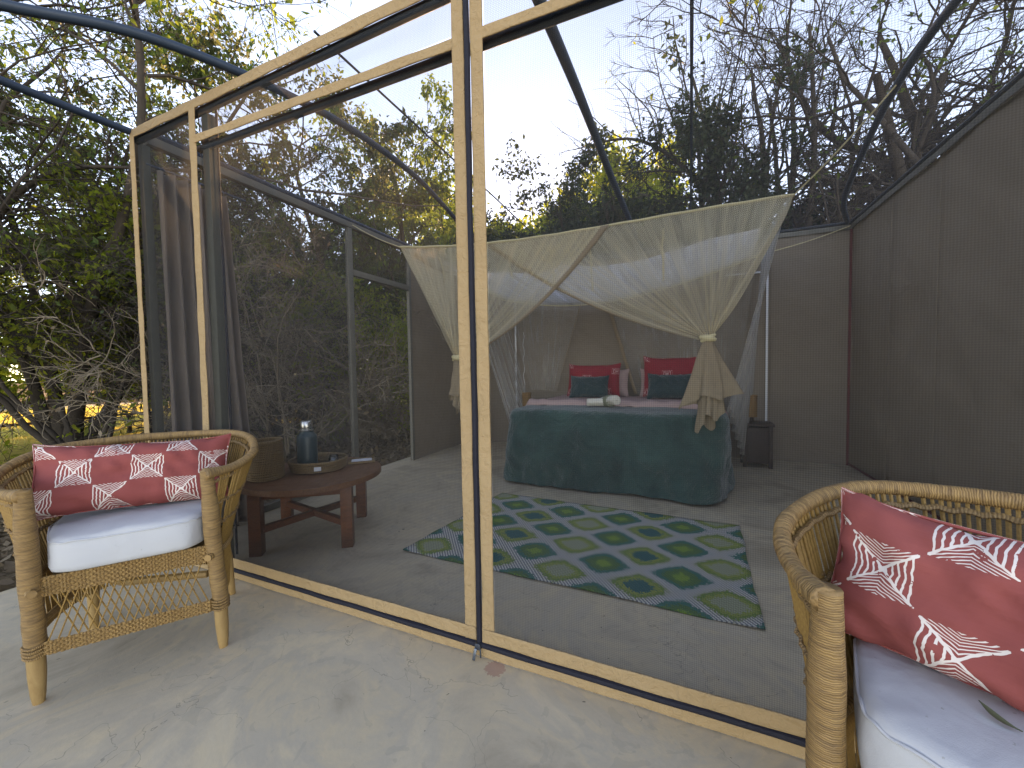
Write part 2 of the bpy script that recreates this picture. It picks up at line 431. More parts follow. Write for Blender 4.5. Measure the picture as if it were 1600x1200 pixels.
# side wall on the left: mesh bay, doorway, canvas bay
mb = MB(); mb.grid(lambda u, v: (.0, .05 + 1.60 * u, .03 + (H - .08) * v), 8, 8, (1.6, 2.5)); mb.build('side_screen', M['screen'], TENT)
mb = MB(); mb.grid(lambda u, v: (.0, 1.68 + .88 * u, 2.12 + (H - 2.16) * v), 6, 4, (.9, .4)); mb.build('side_screen', M['screen'], TENT)
for nm, lo, hi in (('side_post', (-.022, 1.625, 0), (.022, 1.680, H - .05)), ('side_post', (-.022, .40, .03), (.022, .45, H - .05)), ('door_jamb', (-.02, 2.545, 0), (.02, 2.585, H - .05)),
                   ('transom_bar', (-.021, 1.682, 2.055), (.021, 2.543, 2.115)), ('sill_bar', (-.024, .452, .002), (.024, 1.623, .055))):
    mb = MB(); mb.box(lo, hi, bev=.004); mb.build(nm, M['greywood'], TENT)
mb = MB(); mb.box((-.03, .06, H - .05), (.03, D, H + .005), bev=.006); mb.build('side_rail', M['greywood'], TENT)
mb = MB(); mb.tube([(.0, .06, H + .03), (.0, D, H + .03)], .022, 8); mb.build('eave_pole', M['pole'], TENT)
def canvas(name, P, nu, nv, seed, m, amp=.012, sz=(1, 1)):
    mb = MB()
    def fn(u, v):
        a, n = P(u, v); w = amp * (fbm(u * sz[0] * 1.6 + seed, v * sz[1] * 2.2) + .5 * fbm(u * sz[0] * 3 + v * sz[1] * 4 + seed, v * sz[1] * 1.0 - u * 2))
        return Vector(a) + Vector(n) * w
    mb.grid(fn, nu, nv, sz); return mb.build(name, m, TENT, sharp=None)
canvas('canvas_wall', lambda u, v: ((.0, 2.575 + (D - 2.575) * u, (H - .03) * v), (1, 0, 0)), 24, 36, 3, M['canvas'], .02, (1.4, 2.5))
canvas('canvas_wall', lambda u, v: ((-.02 + (W + .05) * u, D, (H - .03) * v), (0, -1, 0)), 90, 60, 11, M['canvas2'], .020, (4.6, 2.5))
canvas('canvas_wall', lambda u, v: ((W, D - (D + .02) * u, (H - .03) * v), (-1, 0, 0)), 80, 60, 23, M['canvas'], .020, (4.0, 2.5))
# wall trims and seams
strip('wall_trim', (0, D - .015, H - .055), (W, D - .015, H - .055), (0, 0, 1), .055, M['greywood'], seed=14, amp=.003)
strip('wall_trim', (W - .016, D, H - .045), (W - .016, 0, H - .045), (0, 0, 1), .05, M['greywood'], (-1, 0, 0), seed=15, amp=.003)
pole('eave_pole', [(W - .01, D, H + .03), (W - .01, 0, H + .03)], .016, M['cord'], 8)
pole('eave_pole', [(0, D + .02, H + .03), (W, D + .02, H + .03)], .016, M['cord'], 8)
strip('red_binding', (W - .03, D - .022, 0), (W - .03, D - .022, H - .05), (1, 0, 0), .024, M['red_trim'], seed=16, amp=.002)
strip('red_binding', (W - .014, D - .01, .012), (W - .014, .1, .012), (0, 0, 1), .022, M['red_trim'], (-1, 0, 0), seed=17, amp=.002)
for yy in (3.14, 2.44, 1.2):
    mb = MB(); mb.tube([(W - .012 + .004 * vnoise(yy, k * .4), yy - .035 * k / 12, .03 + (H - .09) * k / 12) for k in range(13)], .0035, 5, sq=.5); mb.build('wall_seam', M['canvas'], TENT)
mb = MB(); mb.tube([(3.935, D - .014, .03 + 2.45 * k / 10) for k in range(11)], .0035, 5); mb.build('wall_seam', M['canvas2'], TENT)
# roof: mesh and hoops
mb = MB(); mb.grid(lambda u, v: (W * u, .0 + D * v, H + .012 + .04 * math.sin(math.pi * u) * math.sin(math.pi * v)), 16, 16, (W, D)); mb.build('roof_mesh', M['roofmesh'], TENT)
def spline(pts, n=8):
    P = [Vector(p) for p in pts]; out = []
    for i in range(len(P) - 1):
        p0, p1, p2, p3 = P[max(i - 1, 0)], P[i], P[i + 1], P[min(i + 2, len(P) - 1)]
        for k in range(n):
            t = k / n
            out.append(.5 * ((2 * p1) + (p2 - p0) * t + (2 * p0 - 5 * p1 + 4 * p2 - p3) * t * t + (3 * p1 - 3 * p2 + p3 - p0) * t ** 3))
    out.append(P[-1]); return out
pole('roof_hoop', spline([(.20, -1.0, 2.57), (.55, -.63, 2.58), (.82, -.34, 2.60), (.985, .0, 2.61), (1.07, .45, 2.64), (1.085, .85, 2.655), (1.08, 1.2, 2.65), (1.03, 1.6, 2.64), (.83, 2.46, 2.62), (.45, 3.4, 2.60), (.05, D, 2.59)]), .021, M['pole'])
pole('roof_hoop', spline([(4.25, -.2, 2.61), (4.14, .6, 2.64), (4.11, 1.05, 2.65), (4.11, 1.4, 2.65), (4.15, 1.85, 2.65), (4.23, 2.4, 2.64), (4.39, 3.32, 2.62), (4.62, D, 2.59)]), .021, M['pole'])
pole('roof_hoop', spline([(2.49, .02, 2.60), (2.49, .9, 2.65), (2.49, 2.0, 2.655), (2.51, 3.1, 2.64), (2.52, D, 2.60)]), .026, M['pole'])
pole('roof_cable', [(1.535, .0, 2.61), (1.48, 2.0, 2.635), (1.46, D, 2.60)], .006, M['cord'], 6)
pole('roof_cable', [(3.06, .0, 2.61), (3.085, 2.0, 2.635), (3.10, D, 2.60)], .009, M['pole'], 6)
pole('awning_pole', [(.0, .02, H - .01), (.0, -.6, H - .03), (.0, -1.3, H - .10)], .021, M['pole'])
# ------------------------------------------------------------------ wicker armchairs
M['straw'] = straw_mat('cane_binding', (.37, .205, .075), (.45, .27, .11), (.17, .095, .045), .0042)
M['reed'] = straw_mat('split_reed', (.36, .205, .06), (.28, .15, .045), (.2, .105, .03), .5, strength=.1)
M['weave'] = straw_mat('braided_cane', (.42, .25, .10), (.35, .20, .075), (.22, .12, .05), .011, strength=.4)
M['twine'] = straw_mat('cane_twine', (.36, .215, .095), (.28, .165, .07), (.2, .11, .045), .006)
M['chair_leg'] = wood_mat('peeled_branch', (.30, .17, .065), (.44, .275, .115), .6, (14, 14, 3), .3)

CS = (.719, .815, .231, .374, .536, .243)
def rim_pt(t, sh=CS):
    za, zb, wf, wm, d, yc = sh; a = abs(t); sg = 1 if t >= 0 else -1
    if a > .55:
        k = (1 - a) / .45; x = wf + (wm - wf) * (1 - (1 - k) ** 2); y = yc * k
    else:
        th = a / .55 * math.pi / 2; x = wm * math.sin(th) ** .85; y = yc + (d - yc) * max(math.cos(th), 0) ** .85
    q = y / d
    return Vector((sg * x, y, za + (zb - za) * q * q * (3 - 2 * q)))
SEAT = (.40, .40, .225, .275, .47, .19)
LOWR = (.20, .20, .235, .265, .50, .19)
def even(fn, n, t0=-1, t1=1):
    q = [fn(t0 + (t1 - t0) * i / 600) for i in range(601)]; s = [0]
    for i in range(600): s.append(s[-1] + (q[i + 1] - q[i]).length)
    out = []; j = 0
    for k in range(n):
        w = s[-1] * k / (n - 1)
        while j < 599 and s[j + 1] < w: j += 1
        f = (w - s[j]) / max(s[j + 1] - s[j], 1e-9); out.append(q[j].lerp(q[j + 1], min(f, 1)))
    return out
def wrapped(mb, pts, r, seed, sides=10, period=.0085, amp=.10):
    """a tube wound with cane: every turn of the binding is a ridge"""
    L = sum((Vector(b) - Vector(a)).length for a, b in zip(pts, pts[1:])); n = max(8, int(L / .0026))
    P = even(lambda t: lerp_path(pts, (t + 1) / 2), n); rr = []
    for i in range(n):
        s = L * i / n; f = i / (n - 1)
        base = r(f) if callable(r) else r
        ph = s + .004 * vnoise(s * 30, seed) 
        rr.append(base * (1 - amp * .5 + amp * abs(math.sin(math.pi * ph / period)) + .05 * vnoise(s * 22, seed + 9)))
    mb.tube([p + Vector((vnoise(i * .02, seed), vnoise(i * .02, seed + 4), vnoise(i * .02, seed + 8))) * .003 for i, p in enumerate(P)], rr, sides)
def lerp_path(pts, f):
    n = len(pts) - 1; x = min(f * n, n - 1e-6); i = int(x); return Vector(pts[i]).lerp(Vector(pts[i + 1]), x - i)

def make_chair(label, loc, rz):
    t = thing('wicker_armchair', label, 'armchair', loc, rz, 'wicker armchairs on the terrace')
    mb = MB(); wrapped(mb, [rim_pt(-1 + 2 * i / 120) for i in range(121)], lambda f: .0165 + .006 * max(0, abs(f - .5) * 2 - .9) / .1, 3, 10, .0062, .07)
    mb.build('rim', M['straw'], t, sharp=None)
    mb = MB()                                     # thinner second hoop just under the rim
    mb.tube([rim_pt(-.96 + 1.92 * i / 140) * 1.0 + Vector((0, -.012, -.034)) + Vector((-rim_pt(-.96 + 1.92 * i / 140).x * .05, 0, .003 * math.sin(i * 1.9))) for i in range(141)], .0065, 6)
    mb.build('rim_braid', M['twine'], t)
    for s in (-1, 1):
        mb = MB(); p0 = Vector((s * .233, .012, .735)); p1 = Vector((s * .250, .072, .165))
        wrapped(mb, [p0, p0.lerp(p1, .05), p0.lerp(p1, .5) + Vector((0, -.004, 0)), p1], lambda f: .0205 + .0065 * smooth(0, .3, f) + .001 * smooth(.6, 1, f), 11 + s, 14, .0046, .035)
        for zz, ex in ((.205, .029), (.193, .029), (.181, .0285), (.168, .028)):
            q = p0.lerp(p1, (.735 - zz) / .57); mb.tube([q + Vector((ex * math.cos(a * .4488), ex * math.sin(a * .4488), .002 * math.sin(a))) for a in range(15)], .004, 5)
        mb.build('arm_post', M['straw'], t, sharp=None)
        mb = MB(); mb.tube([(s * .250, .070, .20), (s * .251, .0735, .10), (s * .252, .076, .03), (s * .252, .077, 0)], [.0235, .0225, .0185, .0145], 12); mb.build('leg', M['chair_leg'], t)
        mb = MB(); mb.tube([(s * .215, .42, .42), (s * .235, .50, .20), (s * .245, .521, 0)], [.020, .022, .0155], 12); mb.build('leg', M['chair_leg'], t)
    # reeds of back and arms, from seat ring to rim and down to the low rail behind
    mb = MB(); N = 118
    top = even(rim_pt, N, -.93, .93); bot = even(lambda q: rim_pt(q, SEAT), N, -.93, .93); low = even(lambda q: rim_pt(q, LOWR), N, -.93, .93)
    for i in range(N):
        a, b, l = top[i], bot[i], low[i]
        j = Vector((vnoise(i * .7, 2), vnoise(i * .7, 5), 0)) * .004
        up = a + Vector((0, 0, -.012)); midp = b.lerp(a, .5) + Vector((-b.x * .03, -.012, 0)) + j
        r = .0034 + .0012 * rnd.random()
        if rnd.random() < .04: continue
        mb.tube([up + j * .4, midp, b], r, 5)
        if b.y > .10: mb.tube([b, l.lerp(b, .5) + j, l], r * .9, 4)
    mb.build('back_reeds', M['reed'], t, kind='stuff')
    for f, r in ((.36, .0062), (.62, .0058)):     # twined bands across the reeds, inside and outside
        mb = MB()
        for off in (-.006, .006):
            pts = []
            for i in range(N):
                p = bot[i].lerp(top[i], f); nrm = Vector((p.x, (p.y - .2), 0)).normalized()
                pts.append(p + nrm * (off + .003 * math.sin(i * 2.4)) + Vector((-bot[i].x * .03 * .8, -.010, .004 * math.sin(i * 1.7 + off * 200))))
            mb.tube(pts, r * .75, 6)
        mb.build('twined_band', M['twine'], t)
    mb = MB(); mb.tube([p + Vector((0, 0, 0)) for p in even(lambda q: rim_pt(q, SEAT), 60)], .013, 8)
    mb.grid(lambda u, v: ((u - .5) * 2 * (.20 + .05 * v), .05 + .40 * v, .428), 10, 8)
    mb.build('seat_frame', M['weave'], t)
    # front apron, lattice and low rail
    def band(z0, z1, y, th=.012):
        b = MB(); rows = max(2, int((z1 - z0) / .0072)); n = 120
        for k in range(rows):
            z = z0 + (z1 - z0) * (k + .5) / rows
            b.tube([((i / n - .5) * 2 * .222, y + .0026 * math.sin(i * 1.55 + k * math.pi), z + .0008 * math.sin(i * .9 + k)) for i in range(n + 1)], (z1 - z0) / rows * .60, 5)
        b.box((-.222, y + .004, z0 + .006), (.222, y + .012, z1 - .006))
        return b
    band(.372, .436, .040).build('apron', M['weave'], t); band(.168, .214, .050).build('low_rail', M['weave'], t)
    mb = MB(); n = 19
    for i in range(-2, n + 2):
        for s in (1, -1):
            x0 = (i / n - .5) * .45; x1 = x0 + s * .062
            a, b = Vector((x0, .046 + s * .002, .38)), Vector((x1, .053 + s * .002, .205))
            if abs(x0) > .222 or abs(x1) > .228: continue
            mb.tube([a, a.lerp(b, .5) + Vector((.004 * vnoise(i * 1.3, s), .002, 0)), b], .0024, 5)
    mb.build('lattice', M['reed'], t)
    for s in (-1, 1):
        mb = MB(); mb.tube([(s * .245, .075, .26), (s * .235, .28, .255), (s * .222, .48, .27)], .011, 7); mb.build('stretcher', M['chair_leg'], t)
    mb = MB(); mb.tube([(-.215, .47, .30), (0, .50, .29), (.215, .47, .31)], .011, 7); mb.build('stretcher', M['chair_leg'], t)
    mb = MB(); mb.tube([(-.225, .47, .25), (-.06, .2, .30), (.21, .10, .30)], .014, 7); mb.build('stretcher', M['chair_leg'], t)
    return t
PL, AL = (1.256, -.62), .954
PR, AR = (3.442, -.674), -.575
make_chair('wicker armchair standing in front of the curtain at the left corner of the tent', (*PL, 0), AL)
make_chair('wicker armchair cut off by the right edge, close to the camera', (*PR, 0), AR)

# white seat cushions
def seat_mat():
    t = NT('off_white_canvas'); o = t.obj()
    n = t.noise(o, 6, 4); f = t.noise(o, 420, 2); s = t.noise(o, 70, 3)
    col = t.mix(n, (.42, .43, .46), (.51, .505, .50))
    col = t.mix(t.math('GREATER_THAN', s, .72), col, (.36, .355, .34))
    b = t.bump(t.noise(o, 9, 3, .5, .5), .35, .02); b = t.bump(f, .2, .002, b)
    return t.done(t.pbr(col, .9, b, spec=.2))
M['seat'] = seat_mat()
def make_cushion(label, pose, rz, seed):
    mb = MB(); N = 72
    def outline(a):
        c, s = math.cos(a), math.sin(a)
        e = .30
        x = math.copysign(abs(c) ** e, c); y = math.copysign(abs(s) ** e, s)
        yy = .232 + .222 * y
        w = .207 + .062 * smooth(.02, .30, yy) 
        if y > 0: w *= 1 - .25 * y ** 3 * abs(x) ** 2
        return Vector((x * w, yy, 0))
    prof = [(0.02, .0), (.7, .0), (.95, .001), (.99, .008), (1.0, .022), (1.004, .058), (1.0, .094), (.985, .107), (.955, .115), (.88, .119), (.6, .124), (.3, .126), (.02, .126)]
    m = len(prof) - 1; ctr = Vector((0, .24, 0))
    def fn(u, v):
        k, z = prof[int(round(v * m))]; p = ctr.lerp(outline(u * 2 * math.pi), k)
        p.z = .441 + z + (.010 * fbm(p.x * 8 + seed, p.y * 8) if z > .06 else 0)
        p.x += .003 * vnoise(u * 18, seed + z * 30); p.y += .003 * vnoise(u * 18 + 5, seed + z * 30)
        return p
    mb.grid(fn, N, m, wrap_u=True)
    o = mb.build('seat_cushion', M['seat'], sharp=None)
    pp = MB(); pp.tube([ctr.lerp(outline(i / 90 * 2 * math.pi), .992) + Vector((0, 0, .441 + .106 + .002 * math.sin(i))) for i in range(91)], .0028, 5); pp.build('seam', M['seat'], o)
    o.location = (*pose, 0); o.rotation_euler = (0, 0, rz)
    return tag(o, label, 'cushion', 'white seat cushions on the armchairs')
make_cushion('white seat cushion on the wicker chair beside the coffee table', PL, AL, 1)
make_cushion('white seat cushion with a small leaf on it, on the nearest chair', PR, AR, 5)

# red pillows with printed white triangles
def tribal_mat(name, base, dark, ink, cell=(5.0, 2.5), seed=0.0, lines=5.0, dens=.5, keep=0.0):
    t = NT(name); o = t.obj(); uv = t.uv()
    wob = t.n("TexNoise", Scale=9.0 , Detail=2); t.set(wob.inputs["Vector"], uv)
    sep = t.n("SeparateXYZ"); t.set(sep.inputs[0], uv); wsep = t.n("SeparateXYZ"); t.set(wsep.inputs[0], wob.outputs["Color"])
    X = t.math('MULTIPLY', t.math('ADD', sep.outputs[0], t.math('MULTIPLY_ADD', wsep.outputs[0], .025, seed)), cell[0])
    Y = t.math('MULTIPLY', t.math('ADD', sep.outputs[1], t.math('MULTIPLY_ADD', wsep.outputs[1], .05, 0)), cell[1])
    fx, fy = t.math('FLOOR', X), t.math('FLOOR', Y)
    par = t.math('MODULO', t.math('ADD', t.math('ADD', fx, fy), 20.0), 2.0)          # checker of printed and plain squares
    on0 = t.math('LESS_THAN', par, .5)
    x = t.math('MULTIPLY_ADD', t.math('FRACT', X), 2.0, -1.0); y = t.math('MULTIPLY_ADD', t.math('FRACT', Y), 2.0, -1.0)
    ax, ay = t.math('ABSOLUTE', x), t.math('ABSOLUTE', y)
    hor = t.math('GREATER_THAN', ax, ay)                                            # left and right triangles
    d1 = t.math('MULTIPLY', ax, lines)
    d2 = t.math('MULTIPLY', t.math('SUBTRACT', ay, t.math('MULTIPLY', ax, .55)), lines * 1.5)
    # every second printed square runs its chevrons the other way
    q = t.math('ADD', t.math('MULTIPLY', hor, d1), t.math('MULTIPLY', t.math('SUBTRACT', 1.0, hor), d2))
    st = t.math('LESS_THAN', t.math('ABSOLUTE', t.math('SUBTRACT', t.math('FRACT', q), .5)), .17)
    diag = t.math('LESS_THAN', t.math('ABSOLUTE', t.math('SUBTRACT', ax, ay)), .055)
    rv = t.n("TexWhiteNoise", {'noise_dimensions': '2D'}); cmb = t.n("CombineXYZ"); t.set(cmb.inputs[0], fx); t.set(cmb.inputs[1], fy); t.set(rv.inputs["Vector"], cmb.outputs[0])
    on = t.math('MULTIPLY', on0, t.math('GREATER_THAN', rv.outputs['Value'], keep))
    right_open = t.math('MULTIPLY', t.math('MULTIPLY', hor, t.math('GREATER_THAN', x, 0.0)), t.math('LESS_THAN', rv.outputs["Value"], dens))
    st = t.math('MULTIPLY', st, t.math('SUBTRACT', 1.0, right_open))
    lim = t.math('LESS_THAN', t.math('MAXIMUM', ax, ay), .93)
    m = t.math('MULTIPLY', t.math('MULTIPLY', t.math('MAXIMUM', st, diag), on), lim)
    m = t.math('MULTIPLY', m, t.math('GREATER_THAN', t.noise(o, 60, 3), .36))
    slub = t.noise(t.mapv(uv, (6, 260, 1)), 1.0, 2)
    col = t.mix(t.noise(o, 4, 4), base, dark); col = t.mix(t.math('MULTIPLY', slub, .35), col, tuple(c * .6 for c in dark))
    col = t.mix(t.math('MULTIPLY', m, .92), col, ink)
    b = t.bump(t.noise(o, 7, 4, .5, .8), .4, .02); b = t.bump(t.noise(o, 500, 2), .15, .002, b)
    return t.done(t.pbr(col, .88, b, spec=.15))
M['pil_l'] = tribal_mat('red_triangle_print', (.35, .090, .080), (.28, .062, .058), (.74, .66, .60), (5.6, 2.5), .04, 5.0, .55)
M['pil_r'] = tribal_mat('red_triangle_print_large', (.37, .098, .086), (.30, .068, .062), (.76, .68, .62), (5.3, 2.6), .13, 5.6, .6)
def pillow_mb(w, h, th, seed, crease=.012, n=36):
    mb = MB()
    for side in (1, -1):
        def fn(u, v):
            a, b = u * 2 - 1, v * 2 - 1
            x = .5 * w * a * (1 - .05 * (1 - b ** 2)); z = .5 * h * b * (1 - .15 * (1 - a ** 4))
            f = max(0, (1 - a ** 4) * (1 - b ** 4)); y = side * -.5 * th * f ** .55 * (.82 + .18 * math.cos(a * 1.2))
            e = crease * (fbm(a * 2.4 + seed, b * 2 + a * 1.3) * 1.0 + .5 * vnoise(a * 9 + b * 3, seed + b * 4))
            edge = 1 - f
            return (x + edge * .006 * vnoise(b * 7, seed + a), y + e * (f ** .4) * side * -1, z + edge * .007 * vnoise(a * 8, seed + 2 + b))
        mb.grid(fn, n, max(12, int(n * h / w)), flip=(side == -1))
    return mb
def pillow(name, label, cat, group, w, h, th, m, mx, seed, crease=.012, n=36):
    mb = pillow_mb(w, h, th, seed, crease, n); o = mb.build(name, m, sharp=None); o.matrix_world = mx
    pp = MB(); pts = []
    for i in range(121):
        s = i / 120 * 4; k = int(s) % 4; f = s - int(s)
        a, b = [(-1 + 2 * f, -1), (1, -1 + 2 * f), (1 - 2 * f, 1), (-1, 1 - 2 * f)][k]
        pts.append((.5 * w * a * (1 - .05 * (1 - b ** 2)), 0, .5 * h * b * (1 - .15 * (1 - a ** 4))))
    pp.tube(pts, .0035, 5, cap=False); pp.build('piping', m, o)
    return tag(o, label, cat, group)
def chair_mx(pose, rz): return Matrix.Translation((*pose, 0)) @ Matrix.Rotation(rz, 4, 'Z')
pillow('lumbar_pillow', 'long red pillow with white triangle print leaning in the chair beside the coffee table', 'pillow', 'red pillows on the armchairs', .60, .285, .17, M['pil_l'],
       chair_mx(PL, AL) @ Matrix.Translation((-.018, .272, .700)) @ Matrix.Rotation(-.30, 4, 'X') @ Matrix.Rotation(.03, 4, 'Y') @ Matrix.Rotation(.02, 4, 'Z'), 2, .020, 48)
pillow('lumbar_pillow', 'big red pillow with white triangle print leaning in the nearest chair at right', 'pillow', 'red pillows on the armchairs', .60, .290, .17, M['pil_r'],
       chair_mx(PR, AR) @ Matrix.Translation((-.012, .265, .678)) @ Matrix.Rotation(-.30, 4, 'X') @ Matrix.Rotation(.045, 4, 'Y'), 8, .020, 56)
# leaf dropped on the right cushion
M['leaf_drop'] = plain_mat('olive_dry_leaf', (.10, .115, .06), .6)
mb = MB(); mb.grid(lambda u, v: ((u - .5) * .046, (v - .5) * .013 * math.sin(math.pi * min(max(u, .02), .98)) + .008 * (u - .5) ** 2 * 4, .004 * math.cos(u * 3) + .003 * abs(v - .5)), 10, 4)
o = mb.build('fallen_leaf', M['leaf_drop']); o.matrix_world = chair_mx(PR, AR) @ Matrix.Translation((-.072, .150, .5745)) @ Matrix.Rotation(-.35, 4, 'Z')
tag(o, 'small narrow olive leaf lying on the white seat cushion', 'leaf')

# ------------------------------------------------------------------ coffee table and the things on it
M['table'] = wood_mat('dark_red_hardwood', (.11, .028, .010), (.24, .072, .026), .38, (3, 26, 26), .15)
M['table_top'] = wood_mat('worn_table_top', (.12, .040, .016), (.27, .112, .050), .42, (22, 2.5, 10), .2)
TC = (.737, .565); TA = math.atan2(.30, .42)
t = thing('coffee_table', 'low round dark wooden coffee table with cross stretchers inside the mesh front', 'table', (*TC, 0), TA)
R_ = .435; cuts = [-.435, -.29, -.145, .0, .145, .29, .435]
for k in range(6):
    mb = MB(); y0, y1 = cuts[k] + .0012, cuts[k + 1] - .0012; n = 16; pts = []
    ys = [y0 + (y1 - y0) * i / n for i in range(n + 1)]
    xs = [math.sqrt(max(R_ * R_ - y * y, 1e-5)) for y in ys]
    loop = [(x, y) for x, y in zip(xs, ys)] + [(-x, y) for x, y in zip(reversed(xs), reversed(ys))]
    dz = .001 * vnoise(k * 2.3, 1)
    b = len(mb.v)
    for z, sh in ((.392, 0), (.420 + dz, 0), (.425 + dz, .004)):
        mb.v += [(x * (1 - sh), y * (1 - sh * .3), z) for x, y in loop]
    m_ = len(loop)
    for lv in range(2):
        for i in range(m_):
            j = (i + 1) % m_; mb.f.append([b + lv * m_ + i, b + lv * m_ + j, b + (lv + 1) * m_ + j, b + (lv + 1) * m_ + i]); mb.uv.append([(0, 0)] * 4)
    mb.f.append([b + i for i in range(m_)][::-1]); mb.uv.append([(0, 0)] * m_)
    mb.f.append([b + 2 * m_ + i for i in range(m_)]); mb.uv.append([(0, 0)] * m_)
    mb.build('plank', M['table_top'], t, sharp=.5)
for sx, sy in ((-1, -1), (1, -1), (1, 1), (-1, 1)):
    mb = MB(); mb.box((sx * .258 - .034, sy * .258 - .034, 0), (sx * .258 + .034, sy * .258 + .034, .391), bev=.004); mb.build('leg', M['table'], t)
for k, a in enumerate((math.pi / 4, -math.pi / 4)):
    mb = MB(); dz = .001 * k
    mb.box((-.335, -.019, .125 + dz), (.335, .019, .165 + dz), Matrix.Rotation(a, 4, 'Z'), bev=.003); mb.build('stretcher', M['table'], t)
for k, (lo, hi) in enumerate((((-.224, -.272, .335), (.224, -.248, .390)), ((-.224, .248, .335), (.224, .272, .390)), ((-.272, -.224, .335), (-.248, .224, .390)), ((.248, -.224, .335), (.272, .224, .390)))):
    mb = MB(); mb.box(lo, hi, bev=.002); mb.build('apron', M['table'], t)
TZ = .4275
M['basket'] = straw_mat('coiled_palm', (.34, .215, .10), (.26, .16, .07), (.15, .085, .04), .012, strength=.25)
def coil(mb, prof_r, z0, z1, n_c, rc, sides=40, c=(0, 0)):
    for k in range(n_c):
        z = z0 + (z1 - z0) * k / max(n_c - 1, 1); r = prof_r(k / max(n_c - 1, 1))
        mb.tube([(c[0] + r * math.cos(2 * math.pi * i / sides), c[1] + r * math.sin(2 * math.pi * i / sides), z + .002 * math.sin(i * .3 + k)) for i in range(sides + 1)], rc, 6, cap=False)
b_ = thing('woven_basket', 'tall coiled straw basket without lid on the near end of the coffee table', 'basket', (.600, .330, TZ))
mb = MB(); coil(mb, lambda f: .098 - .006 * f, .010, .228, 17, .0078); mb.lathe([(.001, .004), (.095, .004)], 30); mb.lathe([(.094, .0), (.088, .225)], 36); mb.build('coiled_wall', M['basket'], b_)
mb = MB(); coil(mb, lambda f: .093, .240, .240, 1, .0095); mb.build('basket_rim', M['basket'], b_)
tr = thing('round_tray', 'shallow round woven straw tray holding the flask', 'tray', (.700, .640, TZ))
mb = MB(); coil(mb, lambda f: .172 + .008 * f, .010, .052, 4, .0085, 56); mb.lathe([(.0, .012), (.170, .012)], 40); mb.build('coiled_wall', M['basket'], tr)
mb = MB(); coil(mb, lambda f: .183, .064, .064, 1, .0095, 56); mb.build('tray_rim', M['basket'], tr)
mb = MB(); a0 = math.atan2(-1.95, 2.34)
mb.grid(lambda u, v: (.190 * math.cos(a0 - .05 + .22 * (u - .5)), .190 * math.sin(a0 - .05 + .22 * (u - .5)), .022 + .026 * v), 6, 2); mb.build('name_plate', M['white'], tr)
fl_ = thing('flask', 'dark teal insulated flask with brushed steel cap standing in the straw tray', 'flask', (.640, .600, TZ + .0125))
M['teal_gloss'] = plain_mat('teal_powder_coat', (.020, .055, .060), .35, 0, .2, 20)
mb = MB(); mb.lathe([(.0, 0), (.060, 0), (.064, .004), (.064, .205), (.060, .222), (.046, .238), (.042, .246), (.042, .256)], 36); mb.build('body', M['teal_gloss'], fl_, sharp=.5)
mb = MB(); mb.lathe([(.042, .254), (.0445, .257), (.0445, .262), (.038, .264)], 36); mb.build('collar', M['steel'], fl_)
mb = MB(); mb.lathe([(.0, .262), (.037, .262), (.038, .266), (.038, .318), (.035, .322), (.0, .322)], 32); mb.build('cap', M['steel'], fl_)
def glass_mat():
    t = NT('clear_glass'); g_ = t.n("BsdfGlossy", Color=(1, 1, 1), Roughness=.03); tp = t.n("BsdfTransparent", Color=(.93, .95, .95)); fr = t.n("Fresnel", IOR=1.5)
    f = t.math('MULTIPLY_ADD', fr.outputs[0], 1.0, .03)
    m_ = t.n("MixShader"); t.set(m_.inputs[0], f); t.t.links.new(tp.outputs[0], m_.inputs[1]); t.t.links.new(g_.outputs[0], m_.inputs[2]); return t.done(m_.outputs[0])
M['glass'] = glass_mat()
for k, (x, y, lb) in enumerate(((.735, .735, 'upturned clear glass tumbler nearest the flask in the tray'), (.795, .680, 'upturned clear glass tumbler at the right side of the tray'))):
    mb = MB(); mb.lathe([(.036, 0), (.032, .055), (.027, .062), (.0, .063)], 24); mb.lathe([(.034, 0), (.030, .052), (.0, .056)], 24)
    o = mb.build('glass_tumbler', M['glass'], sharp=.6); o.location = (x, y, TZ + .0145); tag(o, lb, 'glass', 'glass tumblers in the tray')
nt = thing('napkin_tray', 'small flat tan edged tray with white card on the far end of the table', 'tray', (.845, .890, TZ), TA + .15)
mb = MB(); mb.box((-.085, -.06, 0), (.085, .06, .008)); mb.build('base', M['basket'], nt)
for lo, hi in (((-.092, -.068, .001), (.092, -.061, .018)), ((-.092, .061, .001), (.092, .068, .018)), ((-.092, -.0605, .001), (-.0855, .0605, .0175)), ((.0855, -.0605, .001), (.092, .0605, .0175))):
    mb = MB(); mb.box(lo, hi, bev=.002); mb.build('tray_edge', M['basket'], nt)
mb = MB(); mb.box((-.07, -.05, .0085), (.07, .05, .0125)); o = mb.build('card', M['white']); o.matrix_world = Matrix.Translation((.845, .890, TZ)) @ Matrix.Rotation(TA + .15, 4, 'Z'); tag(o, 'white card lying in the small tan edged tray', 'card')

